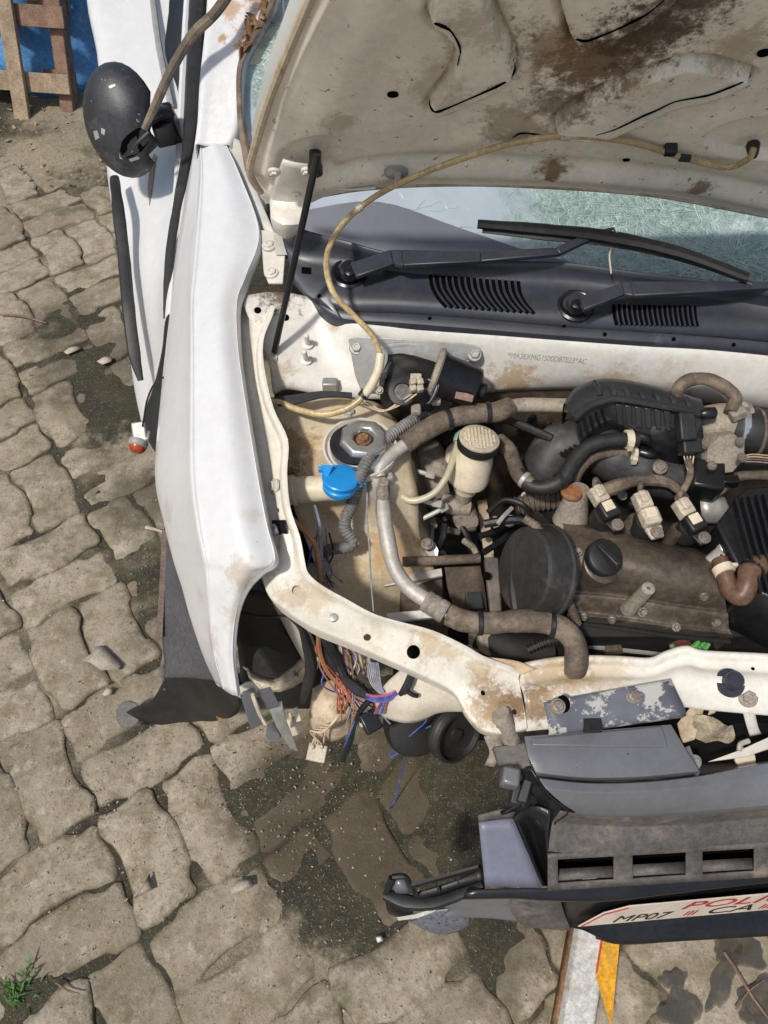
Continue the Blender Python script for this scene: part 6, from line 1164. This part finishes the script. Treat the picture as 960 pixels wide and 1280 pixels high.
MB().lathe(Z(366, 907, .44), Vector((.3, -.7, .6)), [(.018, 0), (.018, .005), (.012, .006)], 20).box(Z(371, 893, .47), (.008, .024, .012), Vector((.9, .3, 0)), Vector((-.4, .8, .4))).box(Z(363, 900, .46), (.006, .026, .010), Vector((.9, .3, 0)), Vector((-.4, .8, .4))).build('bulb_socket', m_cream, car, 'pale bulb socket on the end of its cable')
MB().tube([Z(300, 766, .66), Z(330, 771, .66), Z(362, 769, .67)], .003, 6).build('bonnet_cable', m_tape, car)
# loose wires
def wire(name, mat, pts, r=.0015, label=None): return MB().tube([Z(*p) for p in pts], r, 6, 5).build(name, mat, car, label)
wire('orange_cable', m_orange, [(352, 620, .83), (357, 637, .82), (368, 652, .81), (385, 668, .80), (395, 685, .78), (398, 705, .765), (400, 728, .745)], .0042, 'orange cable along the wing rail')
wire('orange_cable', m_orange, [(398, 786, .66), (399, 810, .62), (407, 835, .58), (424, 855, .56), (445, 865, .555), (470, 870, .55)], .0042, 'orange cable hanging below the wing rail')
wire('black_lead', m_tape, [(344, 612, .835), (350, 620, .835), (354, 630, .825)], .0036)
wire('grey_lead', m_wgrey, [(393, 632, .78), (399, 655, .77), (401, 685, .74), (400, 710, .72)], .0038)
wire('grey_string', m_wgrey, [(459, 616, .82), (459, 650, .80), (462, 690, .78), (464, 730, .76), (467, 765, .745)], .0013, 'thin grey wire hanging across the aluminium pipe')
MB().tube([Z(386, 712, .70), Z(396, 715, .70), Z(406, 705, .70)], .013, 10).build('frayed_sleeve', m_conduit, car)
MB().tube([Z(402, 790, .63), Z(410, 815, .60), Z(420, 838, .575)], .008, 9, rib=(.005, .0016)).build('conduit', m_rubber, car, 'black ribbed conduit among the loose wires')
MB().tube([Z(405, 795, .64), Z(414, 810, .62), Z(424, 830, .59), Z(432, 848, .575), (Z(448, 862, .57)), Z(460, 870, .57)], [.008, .011, .008, .008, .011, .006], 9).build('taped_loom', m_tape, car, 'taped black wiring loom')
random.seed(12)
for i in range(8):
    o = i * 1.6; wire('red_wire', m_wred if i % 3 else m_orange, [(420 + o, 822, .59), (421 + o * 1.2 + random.uniform(-3, 3), 845, .57), (424 + o + random.uniform(-4, 4), 868, .55), (420 + o + random.uniform(-3, 5), 892, .51)], .0011)
for i in range(4): wire('cream_wire', m_wcream, [(421 + i * 3, 888, .51), (414 - i * 3, 905 + i * 3, .49), (400 - i * 4, 908 + i * 2, .47), (390 + i * 4, 930, .44)], .0017)
wire('cream_wire', m_wcream, [(436, 880, .52), (424, 900, .49), (408, 912, .46), (404, 932, .43)], .0017)
plug_ = MB().box(Z(397, 941, .42), (.034, .030, .022), Vector((.97, -.2, 0)), Vector((.2, .9, .3))).box(Z(391, 934, .435), (.006, .006, .012)).box(Z(402, 934, .435), (.006, .006, .012)).build('lamp_plug', m_tan, car, 'dirty white plug dangling from cream wires', bevel=.002)
for i in range(6): wire('pink_wire' if i < 2 else 'blue_wire', m_wpink if i < 2 else (m_wblue if i < 5 else m_wpurple), [(458, 868 + i, .575), (470, 870 + i * 1.4, .58), (484, 868 + i * 1.6, .58), (494, 864 + i, .58), (503, 857 + i * 2, .575)], .0019)
for i in range(5): wire(('red_wire', 'blue_wire', 'grey_wire', 'blue_wire', 'orange_wire')[i], (m_wred, m_wblue, m_wgrey, m_wblue, m_orange)[i], [(480 + i * 1.5, 872, .575), (474 + i * 2, 882, .56), (468 + i * 3, 892, .54)], .0017)
MB().box(Z(463, 902, .52), (.030, .036, .022), Vector((.85, .5, 0)), Vector((-.5, .8, .3))).build('black_plug', m_black, car, 'black plug under the loose wires', bevel=.003)
MB().prism(ZG([[(449, 904, .52), (462, 911, .51), (464, 915, .50), (450, 908, .515)]])[0], (0, 0, .003)).build('plug_tab', m_cream, car)
MB().tube([Z(517, 835, .63), Z(512, 850, .62), Z(506, 862, .61), Z(500, 868, .60)], [.006, .007, .007, .004], 8).tube([Z(506, 862, .61), Z(515, 868, .605), Z(522, 870, .60)], .004, 7).build('cable_tie', m_tape, car, 'black cable clip on the cream bracket')
for i in range(7): wire('grey_wire', m_wgrey, [(465 + i, 818, .60), (460 + i * 2.3, 838, .585), (464 + i * 2, 855, .575), (474 + i, 866, .575)], .0013)
MB().tube([Z(458, 814, .61), Z(468, 816, .61), Z(469, 826, .60)], .008, 8).build('loom_end', m_tape, car)
wire('green_wire', m_wgreen, [(452, 890, .53), (446, 910, .49), (440, 928, .44), (436, 944, .40)], .0020); wire('blue_wire', m_wblue, [(448, 890, .53), (438, 915, .48), (430, 935, .43)], .0016)
MB().tube([Z(462, 875, .56), Z(450, 890, .53), Z(442, 912, .48), Z(428, 950, .40)], .0055, 8).build('black_cable', m_tape, car)
wire('blue_wire', m_wblue, [(535, 885, .50), (532, 902, .46), (518, 915, .42), (500, 930, .38), (488, 942, .35), (492, 945, .345), (515, 928, .36), (530, 912, .40), (545, 906, .43), (552, 910, .42)], .0015, 'long blue wire trailing below the pulley')
wire('blue_wire', m_wblue, [(515, 925, .37), (508, 942, .28), (501, 968, .12), (494, 1000, .012), (486, 1012, .012)], .0014)
for i in range(7): wire('frayed_wire', m_wcream if i % 2 else m_wgrey, [(418 + i * 4, 700 + i, .63), (436 + i * 3, 704 + random.uniform(-6, 6), .62), (452 + i * 2, 712 + random.uniform(-5, 5), .62), (463, 722, .61)], .0008)
wire('brown_wire', m_orange, [(410, 705, .63), (428, 712, .63), (448, 720, .62), (462, 722, .62)], .0014)
random.seed(19); WC = (m_wred, m_orange, m_wcream, m_wgrey, m_wblue, m_tape, m_tape, m_wpurple)
for i in range(26):
    a, b = random.uniform(400, 440), random.uniform(790, 840); z = .62 - (b - 790) * .001; c_ = random.uniform(395, 500); d_ = random.uniform(855, 915)
    wire('loose_wire', random.choice(WC), [(a, b, z), (a + random.uniform(-14, 20), b + 22, z - .02), ((a + c_) / 2 + random.uniform(-15, 15), (b + d_) / 2 + 14, z - .05), (c_, d_, z - .09)], random.uniform(.0009, .0017))
for i in range(10):
    a = random.uniform(392, 412); wire('loose_wire', random.choice(WC), [(a, 660 + i * 3, .74), (a + random.uniform(-6, 8), 690 + i, .70), (a + random.uniform(-8, 18), 715, .66), (a + random.uniform(0, 30), 735, .61)], random.uniform(.0009, .0018))
MB().grid(ZG([[(450, 715, .60), (475, 722, .60), (490, 715, .60)], [(452, 735, .57), (478, 738, .57), (492, 730, .58)]]), 3, 3, crumple=.008, cs=50).build('burnt_loom', m_tape, car, solid=.006)
# ------------------------------------------------------------------ round the car
m_wood = M('weathered_wood', (.33, .245, .165), .85, var=.25, vscale=20, dirt=(.16, .11, .07), damt=.45, dscale=16, bump=.5, bscale=120, bdist=.002)
m_wood2 = M('reddish_wood', (.22, .135, .09), .85, var=.3, vscale=20, dirt=(.10, .06, .04), damt=.4, dscale=16, bump=.5, bscale=120, bdist=.002)
pb = Z(20, 152, .012); pallet = tag(empty('wooden_pallet', (pb.x, pb.y, 0)), 'weathered wooden pallet standing on edge beside the blue tarp', 'pallet')
PA = Z(30, 149, .0); pu = Vector((.11, .42, .90)).normalized(); px_ = Vector((1, -.10, -.02)).normalized()
def PP(a, h, d=0): return PA + px_ * a + pu * h + px_.cross(pu).normalized() * d
for (h, w, m_) in ((.15, .078, m_wood), (.40, .082, m_wood2), (.64, .078, m_wood), (.90, .08, m_wood)):
    MB().box(PP(-.32, h, .0), (1.10, w, .022), px_, pu).build('slat', m_wood if m_ is m_wood else m_wood2, pallet, bevel=.003)
for a in (-.01, -.62): MB().box(PP(a, .46, .032), (.068, 1.0, .025), px_, pu).build('post', m_wood, pallet, bevel=.003)
for (a, h) in ((.19, .5), (-.32, .5)): MB().box(PP(a - .02, h, -.06), (.06, .92, .07), px_, pu).build('block', m_wood2, pallet, bevel=.004)
for h in (.16, .45, .72): MB().box(PP(-.32, h, -.12), (1.05, .09, .02), px_, pu).build('slat', m_wood2, pallet, bevel=.003)
m_tarp = M('blue_tarp', (.10, .30, .60), .38, var=.2, vscale=7, dirt=(.25, .30, .36), damt=.3, dscale=7, bump=.25, bscale=60, bdist=.004)
rows = []
random.seed(4)
for i in range(8):
    h = -.0 + i * .17; rows.append([Vector((-2.8 + j * .22, 3.62 + .10 * math.sin(j * 1.9 + i * .7) + .05 * random.uniform(-1, 1) + h * .22 - (.16 if j == 8 else 0), h + .01)) for j in range(9)])
tarp = MB().grid(rows, 4, 4, crumple=.05, cs=5).build('blue_tarp', m_tarp, solid=.003); tag(tarp, 'crumpled blue plastic tarp hanging behind the pallet', 'tarp')
# striped post lying in front
ba, bb = Z(742, 1166, .05), Z(716, 1330, .05); bd = (bb - ba).normalized(); bs = Vector((0, 0, 1)).cross(bd).normalized()
if bs.x < 0: bs = -bs
post = tag(empty('painted_post', (ba.x, ba.y, 0)), 'white and yellow painted rusty post lying under the bumper', 'post')
Lp = (bb - ba).length
o_ = ba - Vector((0, 0, .05)) - bd * .10
prof = [(-.040, .0), (-.032, .05), (-.028, .056), (.024, .056), (.028, .052), (.030, .0)]
mb = MB(); v = []
for e in (0, Lp + .2): v += [o_ + bd * e + bs * a + Vector((0, 0, h)) for a, h in prof]
n_ = len(prof); mb.add(v, [tuple(range(n_ - 1, -1, -1)), tuple(range(n_, 2 * n_))] + [(i, (i + 1) % n_, n_ + (i + 1) % n_, n_ + i) for i in range(n_)])
mb.build('post_bar', M('white_post_paint', (.60, .58, .54), .6, var=.12, dirt=(.35, .22, .13), damt=.42, bump=.15), post, bevel=.002)
mb = MB(); v = [o_ + bd * e + bs * a + Vector((0, 0, h)) for e in (.0, Lp + .2) for a, h in ((-.0425, .002), (-.0365, .034))]; mb.add(v, [(0, 1, 3, 2)]); mb.build('rust_shade_side', m_rust, post, solid=.001)  # brown strip colours both the rust and the shade on the post's flank
def BP(px, py): return Z(px, py, .0572)
m_yel = M('yellow_post_paint', (.70, .34, .012), .6, var=.12, dirt=(.4, .25, .08), damt=.35, bump=.1)
MB().prism([BP(757, 1150), BP(777, 1150), BP(764, 1285), BP(745, 1222)], (0, 0, .001)).build('yellow_stripe', m_yel, post)
MB().prism([BP(753, 1160), BP(756, 1160), BP(747, 1215), BP(744, 1218)], (0, 0, .0012)).build('red_line', M('red_line_paint', (.45, .05, .04), .6), post)
# damp patch
k = NT('muddy_water'); k.b.inputs['Base Color'].default_value = (.10, .088, .068, 1); k.b.inputs['Roughness'].default_value = .06; setin(k.b, 'Specular IOR Level', .8)
k.l(k.bump(k.noise(45, 3, .6), .2, .0015), k.b.inputs['Normal']); k.l(k.ramp(k.noise(30, 5, .7, off=3), .3, .7, .25, .7), k.b.inputs['Alpha']); m_wet = k.m
random.seed(8)
for (cx, cy, rx, ry, a0) in ((925, 1190, 36, 20, .3), (905, 1225, 14, 42, .35), (950, 1255, 26, 34, 0), (850, 1265, 26, 24, .2), (842, 1225, 18, 12, 0)):
    pts = []
    for i in range(72):
        a = 2 * math.pi * i / 72; r = 1 + .45 * mnoise.noise(Vector((math.cos(a) * 1.3 + cx, math.sin(a) * 1.3 + cy, 0))) + .2 * mnoise.noise(Vector((math.cos(a) * 2.6 + cx, math.sin(a) * 2.6, 2)))
        x, y = rx * r * math.cos(a), ry * r * math.sin(a); pts.append(Z(cx + x * math.cos(a0) - y * math.sin(a0), cy + x * math.sin(a0) + y * math.cos(a0), .0075))
    p_ = MB().prism(pts, (0, 0, .0012)).build('puddle', m_wet, None, smooth=False); tag(p_, kind='structure')
# leaves, chips, twigs
def leaf(name, mat, pts, z, lab, cat='leaf', group=None, bend=.006):
    P_ = [Z(a, b, z) for a, b in pts]; c = sum(P_, Vector()) / len(P_)
    mb = MB(); v = [c + Vector((0, 0, bend))] + P_; mb.add(v, [(0, i + 1, (i + 1) % len(P_) + 1) for i in range(len(P_))])
    o = mb.build(name, mat, None, solid=.0012, sharp=80); return tag(o, lab, cat, group)
m_leaf = M('dry_leaf', (.36, .28, .20), .8, var=.25, vscale=60, bump=.3); m_leafp = M('pale_leaf', (.50, .43, .33), .8, var=.2, vscale=60, bump=.3); m_chip = M('mortar_chip', (.40, .35, .28), .95, var=.15, vscale=40, bump=.7)
leaf('dry_leaf', m_leaf, [(168, 1123), (178, 1110), (187, 1092), (191, 1112), (178, 1117)], .012, 'pointed brown leaf lying in the joint at lower left')
leaf('dry_leaf', m_leafp, [(80, 440), (86, 435), (97, 432), (101, 436), (92, 440), (84, 443)], .012, 'curled pale leaf on the dark soil left of the door')
leaf('dry_leaf', m_leafp, [(121, 452), (130, 446), (140, 446), (139, 452), (128, 456)], .012, 'broad pale leaf on the dark soil beside the door')
leaf('dry_leaf', m_leafp, [(128, 868), (134, 859), (143, 861), (138, 868), (131, 870)], .012, 'small pale leaf beside the flat mortar chip')
leaf('mortar_chip', m_chip, [(101, 826), (116, 816), (121, 808), (128, 807), (152, 831), (148, 837), (126, 838), (113, 828)], .012, 'flat angular mortar chip on the paver left of the flap', 'chip', bend=.008)
leaf('mortar_chip', m_chip, [(298, 1100), (315, 1097), (316, 1108), (306, 1112), (290, 1118), (286, 1112)], .010, 'flat grey chip on a paver below the plug', 'chip', bend=.008)
leaf('paper_scrap', M('paper', (.70, .66, .60), .8, var=.1), [(470, 1172), (477, 1169), (479, 1176), (472, 1178)], .012, 'tiny white paper scrap below the torn bumper end', 'scrap')
for (nm, mat, pts, r, lab, cat) in (('cigarette_stub', m_tan, [(182, 659), (195, 662), (207, 666)], .0045, 'short pale stick lying beside the fender edge', 'stick'),
        ('twig', m_wood2, [(905, 1190), (922, 1215), (940, 1245), (962, 1275)], .0030, 'long dark twig across the damp patch', 'twig'), ('twig', m_wood2, [(920, 1262), (935, 1240), (955, 1225)], .0018, 'thin forked twig on the damp patch', 'twig'),
        ('twig', m_wood2, [(70, 1228), (84, 1238), (100, 1242)], .002, 'dark twig beside the weed', 'twig'), ('twig', m_wood2, [(0, 393), (30, 396), (58, 404)], .004, 'dark twig on soil at the left edge', 'twig')):
    tag(MB().tube([Z(a, b, .012) for a, b in pts], [r, r, r * .6], 6, 4).build(nm, mat), lab, cat)
m_grass = M('weed_leaf', (.075, .15, .03), .6, var=.3, vscale=60, bump=.1)
weed = tag(empty('weed', Z(24, 1238, 0)), 'small green weed at the lower left corner', 'weed'); random.seed(2)
for i in range(46):
    b = Z(24, 1238, 0) + Vector((random.gauss(0, .013), random.gauss(0, .018), .0)); a = random.uniform(0, 6.3); L = random.uniform(.02, .05); d = Vector((math.cos(a), math.sin(a), random.uniform(.5, 1.4))).normalized()
    sd = d.cross(Vector((0, 0, 1))).normalized() * .0022; t = b + d * L + Vector((0, 0, -.006)); m_ = b + d * L * .55
    mb = MB(); mb.add([b - sd * .5, b + sd * .5, m_ - sd, m_ + sd, t], [(0, 1, 3, 2), (2, 3, 4)]); mb.build('blade', m_grass, weed, smooth=False)
# grit, chaff and pebbles nobody could count
random.seed(21)
def scatter(name, mat, n, fn, lab, cat):
    mb = MB()
    for i in range(n):
        p, s = fn(); a = Vector((random.uniform(-1, 1), random.uniform(-1, 1), random.uniform(-.3, .3))); q = [p + Vector((random.uniform(-1, 1) * s, random.uniform(-1, 1) * s, random.uniform(-.3, .6) * s)) for _ in range(4)]
        if (q[1] - q[0]).cross(q[2] - q[0]).length < 1e-9: continue
        mb.add(q, [(0, 1, 2), (0, 3, 1), (1, 3, 2), (2, 3, 0)])
    o = mb.build(name, mat, None, smooth=False); tag(o, lab, cat, kind='stuff')
def spot(x0, x1, y0, y1):
    while True:
        a, b = random.uniform(x0, x1), random.uniform(y0, y1); p = Z(a, b, .002)
        if mnoise.noise(Vector((p.x * 3.2, p.y * 3.2, 8))) > random.uniform(-.5, .5): return p
scatter('grit', m_chip, 2600, lambda: (spot(-10, 700, 380, 1290), abs(random.gauss(0, .0015)) + .0008), 'loose pale grit scattered over the pavers', 'grit')
scatter('chaff', m_leaf, 900, lambda: (spot(60, 480, 650, 1180), random.uniform(.0015, .0045)), 'dry chaff gathered in the dark joints', 'chaff')
scatter('soil_crumbs', m_soil, 1500, lambda: (spot(-10, 560, 250, 1290), random.uniform(.001, .0035)), 'dark soil crumbs along the joints', 'soil')
scatter('straw', m_wood, 260, lambda: (Vector((random.uniform(-2.3, -.9), random.uniform(2.85, 3.5), .03)), random.uniform(.006, .02)), 'straw and litter below the pallet', 'straw')
